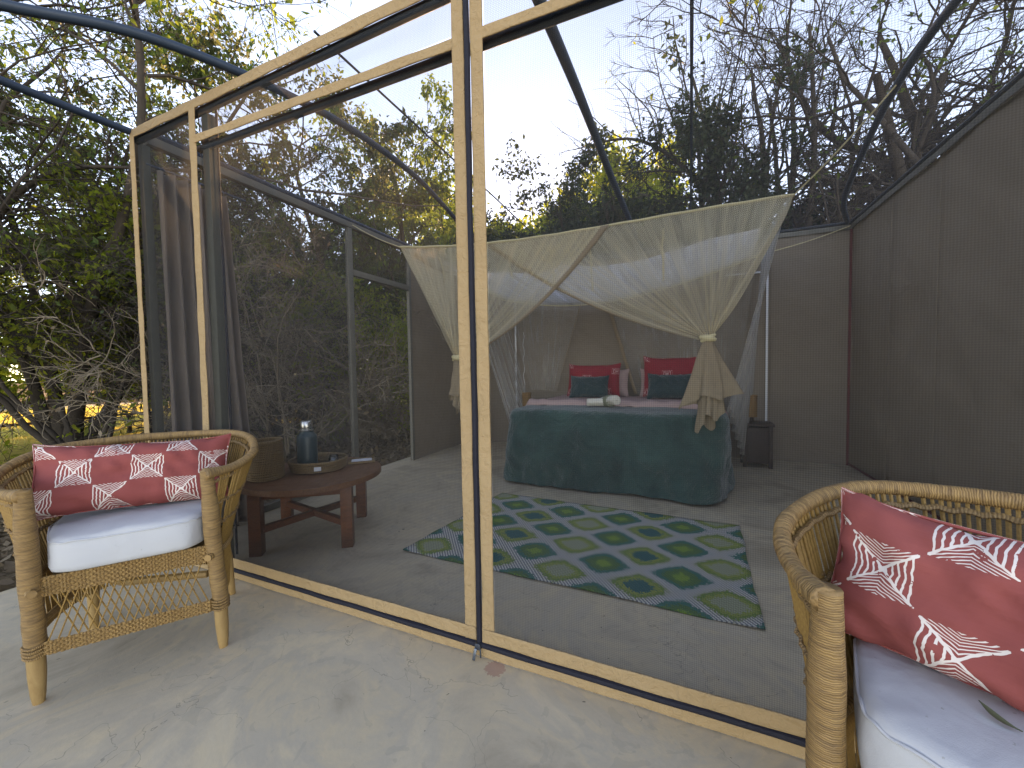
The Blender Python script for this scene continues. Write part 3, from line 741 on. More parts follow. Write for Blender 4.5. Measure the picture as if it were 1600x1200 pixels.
# ------------------------------------------------------------------ curtain
mb = MB()
def curt(u, v):
    y = .07 + (.40 + .10 * (1 - v)) * u
    w = math.sin(u * 2 * math.pi * 6 + .6 * math.sin(v * 3)) * (.030 + .006 * (1 - v)) + .010 * fbm(u * 5, v * 2)
    pinch = smooth(.42, .50, v) * (1 - smooth(.50, .62, v))
    return (.085 + w * (1 - .2 * pinch) + .02 * (1 - v), y + .008 * vnoise(u * 9, v * 2), .015 + 2.33 * v)
mb.grid(curt, 150, 40, (2, 2.4))
cu = mb.build('curtain', M['curtain'], sharp=None); tag(cu, 'gathered taupe curtain hanging inside the left front corner of the tent', 'curtain')
cu.modifiers.new('t', 'SOLIDIFY').thickness = .002
for k in range(6):
    mb = MB(); y = .10 + .072 * k; mb.tube([(.055 + .014 * math.cos(a * .5236), y, 2.36 + .014 * math.sin(a * .5236)) for a in range(13)], .0025, 5); mb.build('curtain_ring', M['metal'], cu)
mb = MB(); mb.tube([(.055, .03, 2.374), (.055, .62, 2.374)], .008, 8); o = mb.build('curtain_rail', M['metal']); tag(o, 'thin metal rail that carries the taupe curtain', 'curtain rail')

# ------------------------------------------------------------------ bed, bedding
def velvet(name, c1, c2):
    t = NT(name); o = t.obj(); n = t.noise(o, 2.2, 4, .6, .8); f = t.noise(o, 260, 2)
    st = t.noise(t.mapv(o, (2, 2, 30)), 2, 2)
    col = t.mix(t.math('MULTIPLY_ADD', n, 3.2, -1.1), c1, c2); col = t.mix(t.math('MULTIPLY', st, .3), col, tuple(x * .6 for x in c1))
    b = t.bump(t.noise(o, 5, 6, .62, .9), .9, .05); b = t.bump(t.noise(o, 70, 3), .5, .010, b); b = t.bump(f, .3, .004, b)
    return t.done(t.pbr(col, .95, b, spec=.15, Sheen__Weight=.35, Sheen__Roughness=.5))
M['blanket'] = velvet('dark_teal_blanket', (.008, .036, .033), (.030, .090, .080))
M['teal_cush'] = velvet('dark_teal_velvet', (.010, .036, .040), (.018, .055, .060))
M['pink'] = cloth_mat('dusty_pink_sheet', (.40, .27, .25), (.46, .32, .30), 300, .9, .5, 7)
bed = thing('bed', 'double bed under the white net canopy with a dark teal blanket', 'bed', (0, 0, 0))
X0, X1, Yb0, Yb1, ZT = 1.455, 3.375, 2.09, 3.93, .715
mb = MB(); NB = 420
def bed_outline(a, grow=0.0):
    c, s = math.cos(a), math.sin(a); e = .16
    return Vector(((X0 + X1) / 2 + math.copysign(abs(c) ** e, c) * ((X1 - X0) / 2 + grow), (Yb0 + Yb1) / 2 + math.copysign(abs(s) ** e, s) * ((Yb1 - Yb0) / 2 + grow), 0))
def bed_even(n):
    q = [bed_outline(2 * math.pi * i / 2000) for i in range(2001)]; s = [0]
    for i in range(2000): s.append(s[-1] + (q[i + 1] - q[i]).length)
    out = []; j = 0
    for k in range(n):
        w = s[-1] * k / n
        while s[j + 1] < w: j += 1
        f = (w - s[j]) / max(s[j + 1] - s[j], 1e-9); out.append(q[j].lerp(q[j + 1], f))
    return out
BO = bed_even(NB); bc = Vector(((X0 + X1) / 2, (Yb0 + Yb1) / 2, 0))
lay = [(.02, 0), (.35, 0), (.65, 0), (.85, 0), (.94, -.004), (.975, -.014), (.993, -.034), (1.0, -.065)] + [(1.0, -.065 - .625 * k / 24) for k in range(1, 25)]
def bl(u, v):
    i = int(round(u * NB)) % NB; k, dz = lay[int(round(v * (len(lay) - 1)))]
    p = bc.lerp(BO[i], k); n = (BO[i] - bc); n = Vector((n.x / .96, n.y / .92, 0)); n = Vector((n.x if abs(n.x) > .93 else n.x * .15, n.y if abs(n.y) > .93 else n.y * .15, 0)).normalized()
    corner = smooth(.55, 1.0, min(abs(BO[i].x - bc.x) / .96, abs(BO[i].y - bc.y) / .92))
    z = ZT + dz
    if dz > -.02: z += .016 * fbm(p.x * 2.2, p.y * 2.2) + .009 * fbm(p.x * 6, p.y * 6, 1)
    else:
        f = (-dz - .05) / .64; p += n * .006 * fbm(i * .35, f * 22, 2); a = i / NB * 40
        fold = fbm(a * .75 + f * .6, f * 1.3, 1) * .070 + math.sin(a * 1.55 + 1.6 * vnoise(f * 2, a * .2)) * .012 + .012 * vnoise(a * 2.2 - f * 2.0, f * 4.0)
        p += n * (f * .018 + (fold * (.25 + .9 * f)) + corner * f * .045 * (.6 + .6 * vnoise(a * .9, 3)))
        z -= .010 * vnoise(a * .6, 9) * f
        z = max(z, .012 + .02 * abs(vnoise(a * .8, 4)))
    return (p.x, p.y, z)
mb.grid(bl, NB, len(lay) - 1, wrap_u=True)
mb.build('blanket', M['blanket'], bed, sharp=None)
mb = MB(); mb.box((X0 + .06, Yb0 + .08, .08), (X1 - .06, Yb1 - .02, .66), bev=.05); mb.build('mattress', M['white'], bed)
mb = MB()
def fold_sheet(u, v):
    x = X0 - .012 + (X1 - X0 + .024) * u; y = 2.56 + 1.32 * v + .03 * fbm(u * 4, 2)
    e = min(u, 1 - u) * (X1 - X0)
    z = ZT + .016 + .040 * math.exp(-((v - .05) / .07) ** 2) + .008 * fbm(u * 9 + v * 3, v * 7) + .006 * math.sin(u * 46 + v * 20 + 3 * vnoise(u * 6, v * 2)) * (1 - smooth(.1, .6, v))
    if v < .04: z -= (.04 - v) * 1.0
    drop = smooth(.10, -.01, e); 
    return (x, y, z - .10 * (1 - smooth(-.012, .075, e)))
mb.grid(fold_sheet, 90, 36, (2, 1.3)); o = mb.build('folded_sheet', M['pink'], bed, sharp=None); o.modifiers.new('t', 'SOLIDIFY').thickness = .012
def lean(x, y, z, tilt, rz=0): return Matrix.Translation((x, y, z)) @ Matrix.Rotation(rz, 4, 'Z') @ Matrix.Rotation(-tilt, 4, 'X')
M['pil_bed'] = tribal_mat('crimson_print', (.33, .028, .040), (.26, .018, .030), (.55, .33, .32), (5.3, 4.6), .07, 2.6, .5, .55)
M['pil_grey'] = M['pink']
pillow('sleeping_pillow', 'crimson patterned bed pillow behind the left teal cushion', 'pillow', 'crimson pillows on the bed', .66, .43, .16, M['pil_bed'], lean(1.985, 3.66, .945, .28), 21)
pillow('sleeping_pillow', 'crimson patterned bed pillow behind the right teal cushion', 'pillow', 'crimson pillows on the bed', .68, .50, .16, M['pil_bed'], lean(2.925, 3.66, .985, .25, .03), 27)
pillow('back_pillow', 'pale pink pillow half hidden behind the left crimson pillow', 'pillow', 'pink pillows on the bed', .76, .36, .14, M['pink'], lean(2.02, 3.80, .90, .22), 33)
pillow('back_pillow', 'pale pink pillow half hidden behind the right crimson pillow', 'pillow', 'pink pillows on the bed', .80, .36, .14, M['pink'], lean(2.93, 3.82, .90, .22), 38)
pillow('throw_cushion', 'dark teal cushion leaning on the left crimson pillow', 'cushion', 'teal cushions on the bed', .47, .29, .13, M['teal_cush'], lean(1.975, 3.44, .865, .30), 41)
pillow('throw_cushion', 'dark teal cushion leaning on the right crimson pillow', 'cushion', 'teal cushions on the bed', .50, .31, .13, M['teal_cush'], lean(2.90, 3.44, .875, .30), 47)
M['towel'] = cloth_mat('cream_towel', (.62, .58, .50), (.70, .66, .58), 260, .95, .6, 30)
M['towel_band'] = cloth_mat('sage_band', (.20, .21, .15), (.26, .27, .19), 260, .95, .4, 20)
def roll(label, loc, rz, L, r, band=None):
    mb = MB(); prof = []; n = 26
    spiral = [(r * (.18 + .82 * a / 60) * math.cos(a * .37), r * (.18 + .82 * a / 60) * math.sin(a * .37)) for a in range(61)]
    mb.grid(lambda u, v: ((v - .5) * L + .004 * vnoise(u * 9, v * 3), spiral[int(round(u * 60))][0], spiral[int(round(u * 60))][1] + r + .002 * vnoise(v * 9, u * 20)), 60, 8)
    for s in (-1, 1): mb.tube([(s * L * .5, y * .85, z * .85 + r) for y, z in spiral[::3]], .007, 5)
    o = mb.build('rolled_towel', M['towel'], sharp=None); o.modifiers.new('t', 'SOLIDIFY').thickness = .005
    if band:
        b = MB(); b.tube([(band - .05, 0, r), (band - .045, 0, r), (band + .045, 0, r), (band + .05, 0, r)], [r * .9, r * 1.07, r * 1.07, r * .9], 28); b.build('towel_band', M['towel_band'], o)
    o.location = loc; o.rotation_euler = (0, band and -.12 or 0, rz); return tag(o, label, 'towel', 'rolled towels on the bed')
roll('cream rolled towel with a sage green band on the bed', (2.405, 2.40, ZT + .020), -.95, .27, .050, -.02)
roll('plain cream rolled towel lying beside the banded towel', (2.275, 2.42, ZT + .010), .35, .17, .042)

# bedside tables with lamps
M['dark_wood'] = wood_mat('dark_stool_wood', (.018, .007, .006), (.042, .018, .013), .5, (12, 12, 3))
M['shade'] = cloth_mat('amber_lampshade', (.34, .185, .075), (.42, .24, .11), 300, .8, .3, 30, .3)
def stool(label, x, y):
    t = thing('bedside_table', label, 'bedside table', (x, y, 0), 0, 'bedside tables')
    mb = MB(); mb.box((-.15, -.14, .445), (.15, .14, .475), bev=.005); mb.build('tabletop', M['dark_wood'], t)
    for sx in (-1, 1):
        for sy in (-1, 1):
            mb = MB(); mb.box((sx * .118 - .018, sy * .108 - .018, 0), (sx * .118 + .018, sy * .108 + .018, .444), bev=.003); mb.build('leg', M['dark_wood'], t)
    mb = MB(); mb.box((-.099, -.125, .05), (.099, .125, .43), bev=.004); mb.build('drawer_box', M['dark_wood'], t)
    return t
def lamp(label, x, y):
    t = thing('table_lamp', label, 'lamp', (x, y, .4765), 0, 'bedside lamps')
    mb = MB(); mb.lathe([(.0, 0), (.048, 0), (.05, .01), (.028, .02), (.022, .065), (.0, .067)], 24); mb.build('lamp_base', M['dark_wood'], t)
    mb = MB(); mb.lathe([(.058, .066), (.058, .295)], 30); o = mb.build('lamp_shade', M['shade'], t); o.modifiers.new('t', 'SOLIDIFY').thickness = .002
    for zz in (.066, .295):
        mb = MB(); mb.tube([(.0585 * math.cos(i * .2618), .0585 * math.sin(i * .2618), zz) for i in range(25)], .003, 5, cap=False); mb.build('shade_ring', M['shade'], t)
stool('dark wooden bedside table at the right side of the bed', 3.755, 3.66); lamp('amber drum lamp on the right bedside table', 3.700, 3.62)
stool('dark wooden bedside table at the left side of the bed', 1.07, 3.66); lamp('amber drum lamp on the left bedside table', 1.085, 3.62)
for nm, lb, sg, x in (('cable_trunking', 'white plastic cable trunking on the back wall right of the bed', -1, 3.897), ('cable_trunking', 'white plastic cable trunking on the back wall left of the bed', 1, .788)):
    mb = MB(); y = D - .048
    mb.box((x - .011, y, .42), (x + .011, y + .014, 2.165), bev=.003); mb.box((min(x + sg * .012, x + sg * .42), y, 2.143), (max(x + sg * .012, x + sg * .42), y + .013, 2.163), bev=.003)
    tag(mb.build(nm, M['white']), lb, 'cable trunking', 'cable trunking on the back wall')

# ------------------------------------------------------------------ rug
def rug_mat():
    t = NT('ogee_rug'); o = t.obj(); sep = t.n("SeparateXYZ"); t.set(sep.inputs[0], o)
    # woven stair-step: coordinates snapped to weft rows
    zig = t.math('MULTIPLY', t.math('PINGPONG', t.math('MULTIPLY', sep.outputs[1], 70.0), 1.0), .011)
    x = t.math('ADD', sep.outputs[0], t.math('ADD', zig, t.math('MULTIPLY_ADD', t.noise(o, 5, 2), .05, -.025)))
    y = t.math('ADD', sep.outputs[1], t.math('MULTIPLY_ADD', t.noise(o, 4, 2), .04, -.02))
    a, b = .405, .345
    tri = lambda v, per: t.math('MULTIPLY_ADD', t.math('PINGPONG', t.math('DIVIDE', v, per), .5), -4.0, 1.0)
    cs = lambda v, per: t.math('COSINE', t.math('MULTIPLY', v, 2 * math.pi / per))
    bl = lambda v, per: t.math('ADD', t.math('MULTIPLY', tri(v, per), .55), t.math('MULTIPLY', cs(v, per), .45))
    jit = t.math('MULTIPLY_ADD', t.noise(t.mapv(o, (1, .35, 1)), 160, 1), .52, -.26)
    f = t.math('ADD', t.math('MULTIPLY', t.math('ADD', bl(x, a), bl(y, b)), .5), jit)
    pos = t.math('GREATER_THAN', f, 0.0); af = t.math('ABSOLUTE', f)
    rr = t.n("TexWhiteNoise", {'noise_dimensions': '2D'}); cm = t.n("CombineXYZ"); t.set(cm.inputs[0], t.math('ROUND', t.math('DIVIDE', x, a))); t.set(cm.inputs[1], t.math('ROUND', t.math('DIVIDE', y, b))); t.set(rr.inputs["Vector"], cm.outputs[0])
    core = t.mix(t.math('GREATER_THAN', t.math('FRACT', t.math('MULTIPLY', t.math('ROUND', t.math('DIVIDE', x, a)), .5)), .25), (.36, .38, .24), (.02, .14, .13))
    green, olive, teal, pale = (.17, .27, .060), (.30, .35, .080), (.028, .18, .14), (.46, .52, .58)
    p = t.ramp(af, [(.0, (.64, .61, .52)), (.20, (.46, .44, .30)), (.27, green), (.42, olive), (.60, olive)], 'CONSTANT')
    p = t.mix(t.math('GREATER_THAN', af, .62), p, core)
    q = t.ramp(af, [(.0, (.62, .61, .55)), (.25, teal), (.48, (.085, .19, .06)), (.8, (.20, .34, .05))], 'CONSTANT')
    col = t.mix(pos, q, p)
    thread = t.math('SINE', t.math('ADD', t.math('MULTIPLY', sep.outputs[0], 330.0), t.math('MULTIPLY', sep.outputs[1], 260.0)))
    lat = t.math('LESS_THAN', af, .25)
    col = t.mix(t.math('MULTIPLY_ADD', lat, t.math('MULTIPLY', t.math('GREATER_THAN', thread, .0), .55), t.math('MULTIPLY', t.math('GREATER_THAN', thread, .3), .22)), col, (.10, .115, .15))
    th2 = t.math('SINE', t.math('MULTIPLY', sep.outputs[1], 900.0))
    col = t.mix(t.math('MULTIPLY_ADD', th2, .12, .12), col, (.02, .03, .03))
    return t.done(t.pbr(col, .85, t.bump(t.math('ADD', thread, th2), .4, .004), spec=.2))
M['rug'] = rug_mat()
rc = [Vector((1.480, .570)), Vector((3.345, .551)), Vector((3.385, 1.725)), Vector((1.565, 1.785))]
mb = MB()
def rugf(u, v):
    p = (rc[0].lerp(rc[1], u)).lerp(rc[3].lerp(rc[2], u), v)
    e = .006 * vnoise(u * 14, v * 11)
    curl = .008 * max(0, vnoise(u * 5 + 3, 2)) * max(0, 1 - v * 6) + .006 * max(0, vnoise(v * 5, 7)) * max(0, 1 - min(u, 1 - u) * 12)
    return (p.x + e, p.y + e * .7, .0085 + curl + .0015 * vnoise(u * 7, v * 5))
mb.grid(rugf, 60, 40); ru = mb.build('rug', M['rug'], sharp=None); ru.modifiers.new('t', 'SOLIDIFY').thickness = .006
tag(ru, 'flat woven rug with green and teal diamonds on the tent floor', 'rug')

# ------------------------------------------------------------------ bed net canopy
def net_mat(name, col, cover, pitch, mod, transl=.5, dense=0.0):
    t = NT(name); uv = t.uv(); sep = t.n("SeparateXYZ"); t.set(sep.inputs[0], uv)
    zig = t.math('MULTIPLY', t.math('PINGPONG', t.math('MULTIPLY', sep.outputs[0], 1 / pitch), 1.0), pitch)
    w = t.math('SINE', t.math('MULTIPLY', t.math('ADD', sep.outputs[1], zig), 2 * math.pi / pitch))
    w2 = t.math('SINE', t.math('MULTIPLY', sep.outputs[0], 2 * math.pi / pitch))
    fold = t.noise(t.mapv(uv, (14, 1.0, 1)), 1.0, 4)
    g_ = t.n("NewGeometry"); dt = t.n("VectorMath", {'operation': 'DOT_PRODUCT'}); t.set(dt.inputs[0], g_.outputs["Incoming"]); t.set(dt.inputs[1], g_.outputs["Normal"])
    ct = t.math('MAXIMUM', t.math('ABSOLUTE', dt.outputs["Value"]), .12)
    open_ = t.math('POWER', 1 - cover, t.math('DIVIDE', 1.0, ct))
    fac = t.math('ADD', t.math('SUBTRACT', 1.0, open_), t.math('MULTIPLY', t.math('ADD', w, t.math('MULTIPLY', w2, .5)), mod))
    fac = t.math('ADD', fac, t.math('MULTIPLY_ADD', fold, .9, -.42))
    fac = t.math('MINIMUM', t.math('MAXIMUM', fac, .03), .98)
    c = t.mix(t.noise(t.obj(), 4, 3), col, tuple(x * .85 for x in col))
    d = t.n("BsdfDiffuse"); t.set(d.inputs[0], c); tr = t.n("BsdfTranslucent"); t.set(tr.inputs[0], c)
    m1 = t.n("MixShader", _0=transl); t.t.links.new(d.outputs[0], m1.inputs[1]); t.t.links.new(tr.outputs[0], m1.inputs[2])
    m2 = t.n("MixShader", _0=fac); tp = t.n("BsdfTransparent"); t.t.links.new(tp.outputs[0], m2.inputs[1]); t.t.links.new(m1.outputs[0], m2.inputs[2])
    return t.done(m2.outputs[0])
M['net'] = net_mat('cream_net', (.84, .72, .50), .34, .013, .13)
M['top_net'] = net_mat('cream_top_net', (.80, .72, .52), .12, .013, .06)
M['sheer'] = net_mat('sheer_net', (.70, .68, .64), .22, .011, .05)
M['top'] = cloth_mat('white_canopy_sheet', (.74, .74, .74), (.80, .80, .79), 500, .9, .3, 3, .55)
M['hem'] = plain_mat('brown_hem_tape', (.26, .185, .115), .85, 0, .2, 40)
M['yellow_tie'] = plain_mat('straw_tie_tape', (.62, .52, .30), .85)
M['knot'] = cloth_mat('tan_net_tail', (.30, .225, .15), (.37, .285, .19), 400, .95, .6, 12, .2)
net = thing('bed_canopy', 'cream net canopy over the bed, tied back with two knots', 'bed canopy', (0, 0, 0))
A_, B_, C_, E_ = Vector((.306, 2.05, 2.394)), Vector((3.737, 2.05, 2.28)), Vector((3.83, 3.86, 2.33)), Vector((.62, 3.88, 2.10))
def front_top(u):
    p = A_.lerp(B_, u); p.z -= .105 * math.sin(math.pi * min(1, u * 1.0)) ** 1.0 * (1 - u) + .015 * math.sin(math.pi * u); return p
def rear_top(u):
    p = E_.lerp(C_, u); p.z -= .30 * math.sin(math.pi * u) ** .9 * (1 - .25 * u); p.y += .03 * math.sin(math.pi * u); return p
mb = MB(); 
def top_f(u, v):
    p = front_top(u).lerp(rear_top(u), v); p.z -= .04 * math.sin(math.pi * v) * math.sin(math.pi * u) - .012 * fbm(u * 6, v * 4); return p
mb.grid(top_f, 60, 30, (3.4, 1.8)); mb.build('canopy_top', M['top_net'], net, sharp=None)
mb = MB()
def dust_f(u, v):
    w = .035 + .93 * u; v0 = .34 + .05 * vnoise(u * 9, 2) + .07 * u; v1 = .965 + .025 * vnoise(u * 11, 6)
    p = top_f(w, v0 + (v1 - v0) * v); p.z += .014 + .006 * fbm(u * 12, v * 8); return p
mb.grid(dust_f, 70, 24, (3.0, 1.1)); tag(mb.build('dust_sheet', M['top'], sharp=None), 'white cotton sheet lying loose on top of the net canopy', 'sheet')
K_R, K_L = Vector((3.200, 2.03, 1.305)), Vector((1.000, 2.03, 1.215))
def hang(name, u0, u1, K, sag_free, seed, flip, m=M['net'], fl=.02):
    mb = MB()
    def fn(u, v):
        w = u0 + (u1 - u0) * u; T = front_top(w)
        q = 1 - (1 - v) ** 1.15
        gather = .055 * (1 - v * .0)
        Kp = K + Vector(((u - .5) * .06 * (1 if u1 > u0 else -1), .012 * math.sin(u * 23), .015 * math.sin(u * 11)))
        p = T.lerp(Kp, q)
        p.z -= sag_free * u ** 1.6 * math.sin(math.pi * v ** .85)
        rip = fl * math.sin(u * 46 + 2 * vnoise(u * 4, seed)) * smooth(.25, .9, v) * (1 - smooth(.93, 1, v) * .5)
        p.y += rip + .02 * math.sin(math.pi * v) * fbm(u * 4 + seed, v * 2) - .015 * (u if flip else 1 - u)
        p.z += .3 * rip
        return p
    mb.grid(fn, 110, 44, (abs(u1 - u0) * 3.4, 1.2)); o = mb.build(name, m, net, sharp=None)
    return fn
fl1 = hang('front_drape', 0.0, .627, K_L, .16, 3, True)
fr1 = hang('front_drape', 1.0, .295, K_R, .13, 8, False)
for fn in (fl1, fr1):
    mb = MB(); n = 60
    mb.grid(lambda u, v: Vector(fn(.976 + .03 * v, u)) + Vector((0, -.006 if fn is fl1 else .004, 0)), n, 1); o = mb.build('hem', M['hem'], net, sharp=None); o.modifiers.new('t', 'SOLIDIFY').thickness = .004
# rolled top edges and side edges
mb = MB(); mb.tube([front_top(i / 60) + Vector((0, -.004, .002 * math.sin(i))) for i in range(61)], .011, 7); mb.build('top_edge', M['yellow_tie'], net)
for a, b, nm in ((A_, E_, 'side_edge'), (B_, C_, 'side_edge')):
    mb = MB(); mb.tube([a.lerp(b, i / 20) + Vector((0, 0, -.05 * math.sin(math.pi * i / 20))) for i in range(21)], .010, 6); mb.build(nm, M['hem'], net)
mb = MB(); mb.tube([rear_top(i / 40) for i in range(41)], .008, 6); mb.build('rear_edge', M['yellow_tie'], net)
# side drapes: from the side top edges to the knots
def side(A0, A1, K, seed, name):
    mb = MB()
    def fn(u, v):
        T = A0.lerp(A1, u); T.z -= .05 * math.sin(math.pi * u); p = T.lerp(K + Vector((0, .02 + .03 * u, 0)), v)
        p.z -= .10 * u * math.sin(math.pi * v); p.x += .018 * math.sin(u * 34) * smooth(.3, 1, v); return p
    mb.grid(fn, 60, 30, (1.9, 1.2)); mb.build(name, M['net'], net, sharp=None); return fn
sR = side(B_, B_.lerp(C_, .42), K_R, 4, 'side_drape'); sL = side(A_, A_.lerp(E_, .45), K_L, 9, 'side_drape')
for fn in (sR, sL):
    mb = MB(); mb.grid(lambda u, v: Vector(fn(.985 + .02 * v, u)), 30, 1); o = mb.build('hem', M['hem'], net, sharp=None); o.modifiers.new('t', 'SOLIDIFY').thickness = .004
# rear side panels hanging straight, and the two rear wings
def sheer(name, T0, T1, b0, b1, seed, n=60, fold=.02):
    mb = MB()
    def fn(u, v):
        p = T0.lerp(T1, u).lerp(b0.lerp(b1, u), v); w = fold * math.sin(u * 44 + seed + vnoise(v * 2, u * 4)) * (.3 + .7 * v)
        p.x += w; p.y += w * .6; return p
    mb.grid(fn, n, 20, (1.2, 2.0)); mb.build(name, M['sheer'], net, sharp=None); return fn
s1 = sheer('rear_drape', B_.lerp(C_, .30) + Vector((0, 0, -.05)), C_, Vector((3.40, 2.75, .70)), Vector((3.655, 3.66, .03)), 1, fold=.03)
s2 = sheer('rear_drape', E_, A_.lerp(E_, .55) + Vector((0, 0, -.05)), Vector((1.20, 3.80, .04)), Vector((1.24, 3.0, .04)), 2, fold=.03)
s3 = sheer('rear_drape', rear_top(.02), rear_top(.36), Vector((1.05, 3.88, .80)), Vector((1.42, 3.90, .78)), 3, fold=.008)
s4 = sheer('rear_drape', rear_top(.46), rear_top(.98), Vector((2.46, 3.88, .76)), Vector((3.60, 3.88, .60)), 4, fold=.008)
for fn, uu in ((s3, .985), (s4, .0)):
    mb = MB(); mb.grid(lambda u, v: Vector(fn(uu + .015 * v, u)) + Vector((.024 * v if uu == 0 else 0, -.012, 0)), 30, 1); o = mb.build('hem', M['hem'], net, sharp=None); o.modifiers.new('t', 'SOLIDIFY').thickness = .004
# knots and tails
def tail(K, w, L, seed, w2):
    mb = MB()
    for a, b, r in ((Vector((-.052, -.02, .012)), Vector((.052, -.03, -.012)), .026), (Vector((-.045, -.028, -.022)), Vector((.05, -.02, .026)), .020)):
        mb.tube([K + a.lerp(b, i / 10) + Vector((0, -.022 * math.sin(math.pi * i / 10), 0)) for i in range(11)], [r * (.55 + .45 * math.sin(math.pi * i / 10)) for i in range(11)], 10)
    mb.build('knot', M['yellow_tie'], net)
    for k, (ww, LL, dy, off) in enumerate(((w, L * .74, -.025, 0.0), (w2, L, -.010, .015))):
        mb = MB()
        def fn(u, v):
            a = u * 2 * math.pi; e = smooth(0, .5, v)
            rw = .03 + (ww * .5 - .03) * (v ** .8); rd = .028 + .03 * v
            fold = 1 + .30 * math.sin(a * 4 + seed + k) * v + .16 * math.sin(a * 7 + seed) * v
            x = K.x + off * v + rw * math.cos(a) * fold; y = K.y + dy + rd * math.sin(a) * fold
            z = K.z - .02 - LL * v * (1 - .10 * v * math.cos(a * 1 + seed * .7) - .07 * v * math.sin(a * 3 + seed)) + .0
            return (x + .012 * vnoise(v * 4, seed), y, z)
        mb.grid(fn, 64, 24, (.5, LL), wrap_u=True); mb.build('net_tail', M['knot'], net, sharp=None)
tail(K_R, .34, .62, 1.0, .155); tail(K_L, .17, .50, 2.4, .10)
# little tapes hanging from the front edge and the cords that hold the corners
for u, L in ((.12, .22), (.235, .30), (.345, .24), (.47, .36), (.575, .42), (.75, .40)):
    mb = MB(); p = front_top(u); mb.grid(lambda a, b: (p.x + (a - .5) * .014 + .012 * vnoise(b * 3, u * 30), p.y + .10 + .12 * b, p.z - .06 - L * b), 1, 8); o = mb.build('tie_tape', M['yellow_tie'], net); o.modifiers.new('t', 'SOLIDIFY').thickness = .002
for a, b in ((A_, Vector((.01, 1.66, 2.56))), (B_, Vector((4.12, 1.6, 2.645))), (C_, Vector((4.64, D - .02, 2.55))), (E_, Vector((.02, D - .02, 2.55)))):
    mb = MB(); mb.tube([a.lerp(b, i / 10) - Vector((0, 0, .02 * math.sin(math.pi * i / 10))) for i in range(11)], .005, 5); mb.build('corner_cord', M['yellow_tie'], net)
mb = MB(); mb.tube([(.92 + .012 * math.sin(k * 1.7), D - .06, 1.62 - .062 * k) for k in range(15)], .004, 5); tag(mb.build('lamp_cord', M['white']), 'thin wavy white cord hanging by the left bedside lamp', 'cord')
# ------------------------------------------------------------------ trees and scrub around the tent
def leaf_mat(name, cols, transl=.45, tcol=None):
    t = NT(name); g_ = t.n("NewGeometry")
    c = t.ramp(g_.outputs["Random Per Island"], [(i / max(len(cols) - 1, 1), c) for i, c in enumerate(cols)])
    big = t.noise(t.obj(), .9, 3)
    c = t.mix(t.math('MULTIPLY_ADD', big, 1.4, -.45), c, tuple(x * .6 for x in cols[0]))
    sh = t.pbr(c, .5, spec=.35)
    tr = t.n("BsdfTranslucent"); t.set(tr.inputs[0], t.mix(.5, c, tcol or tuple(min(1, x * 2.2) for x in cols[-1])))
    m = t.n("MixShader", _0=transl); t.t.links.new(sh, m.inputs[1]); t.t.links.new(tr.outputs[0], m.inputs[2]); return t.done(m.outputs[0])
def bark_mat(name, c1, c2):
    t = NT(name); o = t.obj(); n = t.noise(t.mapv(o, (9, 9, 2)), 2.5, 5, .65)
    return t.done(t.pbr(t.mix(n, c1, c2), .9, t.bump(n, .6, .02), spec=.15))
M['bark'] = bark_mat('grey_brown_bark', (.060, .048, .038), (.150, .118, .090))
M['bark_dark'] = bark_mat('dark_bark', (.040, .032, .028), (.095, .075, .060))
M['twig_dry'] = bark_mat('pale_dry_twig', (.16, .12, .085), (.33, .26, .185))
M['leaf_dark'] = leaf_mat('dark_green_leaves', [(.036, .062, .020), (.058, .098, .028), (.095, .130, .036), (.13, .125, .045)])
M['leaf_mid'] = leaf_mat('mid_green_leaves', [(.040, .080, .018), (.062, .115, .024), (.095, .150, .030), (.13, .12, .035)], .55, (.34, .44, .06))
M['leaf_lime'] = leaf_mat('yellow_green_leaves', [(.085, .13, .015), (.13, .185, .020), (.19, .215, .028), (.23, .19, .035)], .62, (.60, .66, .07))
M['leaf_bush'] = leaf_mat('dusty_bush_leaves', [(.022, .036, .018), (.034, .052, .022), (.055, .070, .028)], .35)
M['leaf_dry'] = leaf_mat('dry_brown_leaves', [(.11, .07, .035), (.17, .11, .06), (.24, .165, .095), (.30, .22, .14)], .2)

def unit(a): return a / np.maximum(np.linalg.norm(a, axis=-1, keepdims=True), 1e-9)
def grow(g, st, dr, ln, n, wob, trop):
    B = len(st); P = np.zeros((B, n, 3)); P[:, 0] = st; d = unit(dr); step = (ln / (n - 1))[:, None]
    for i in range(1, n):
        d = unit(d + g.normal(0, wob, (B, 3)) + np.array(trop)); P[:, i] = P[:, i - 1] + d * step
    return P
def spawn(g, P, R, L, per, t0, t1, ang, lr, rr, up=0.0):
    B, n, _ = P.shape; idx = np.repeat(np.arange(B), per); K = len(idx)
    t = t0 + (t1 - t0) * g.random(K); x = t * (n - 1); i = np.minimum(x.astype(int), n - 2); f = (x - i)[:, None]
    st = P[idx, i] * (1 - f) + P[idx, i + 1] * f; T = unit(P[idx, i + 1] - P[idx, i])
    q = g.normal(0, 1, (K, 3)) + np.array([0, 0, up]); q = unit(q - T * (q * T).sum(1, keepdims=True))
    a = np.radians(g.normal(ang, 10, K))[:, None]
    dr = T * np.cos(a) + q * np.sin(a)
    r = (R[idx, i] * (1 - f[:, 0]) + R[idx, i + 1] * f[:, 0]) * rr
    return st, dr, L[idx] * lr * (1.2 - .6 * t) * (.55 + .7 * g.random(K)), r
def taper(r0, n, end=.35, flare=0.0):
    k = np.linspace(0, 1, n)[None]; return r0[:, None] * (1 - (1 - end) * k) * (1 + flare * np.exp(-k * 9))
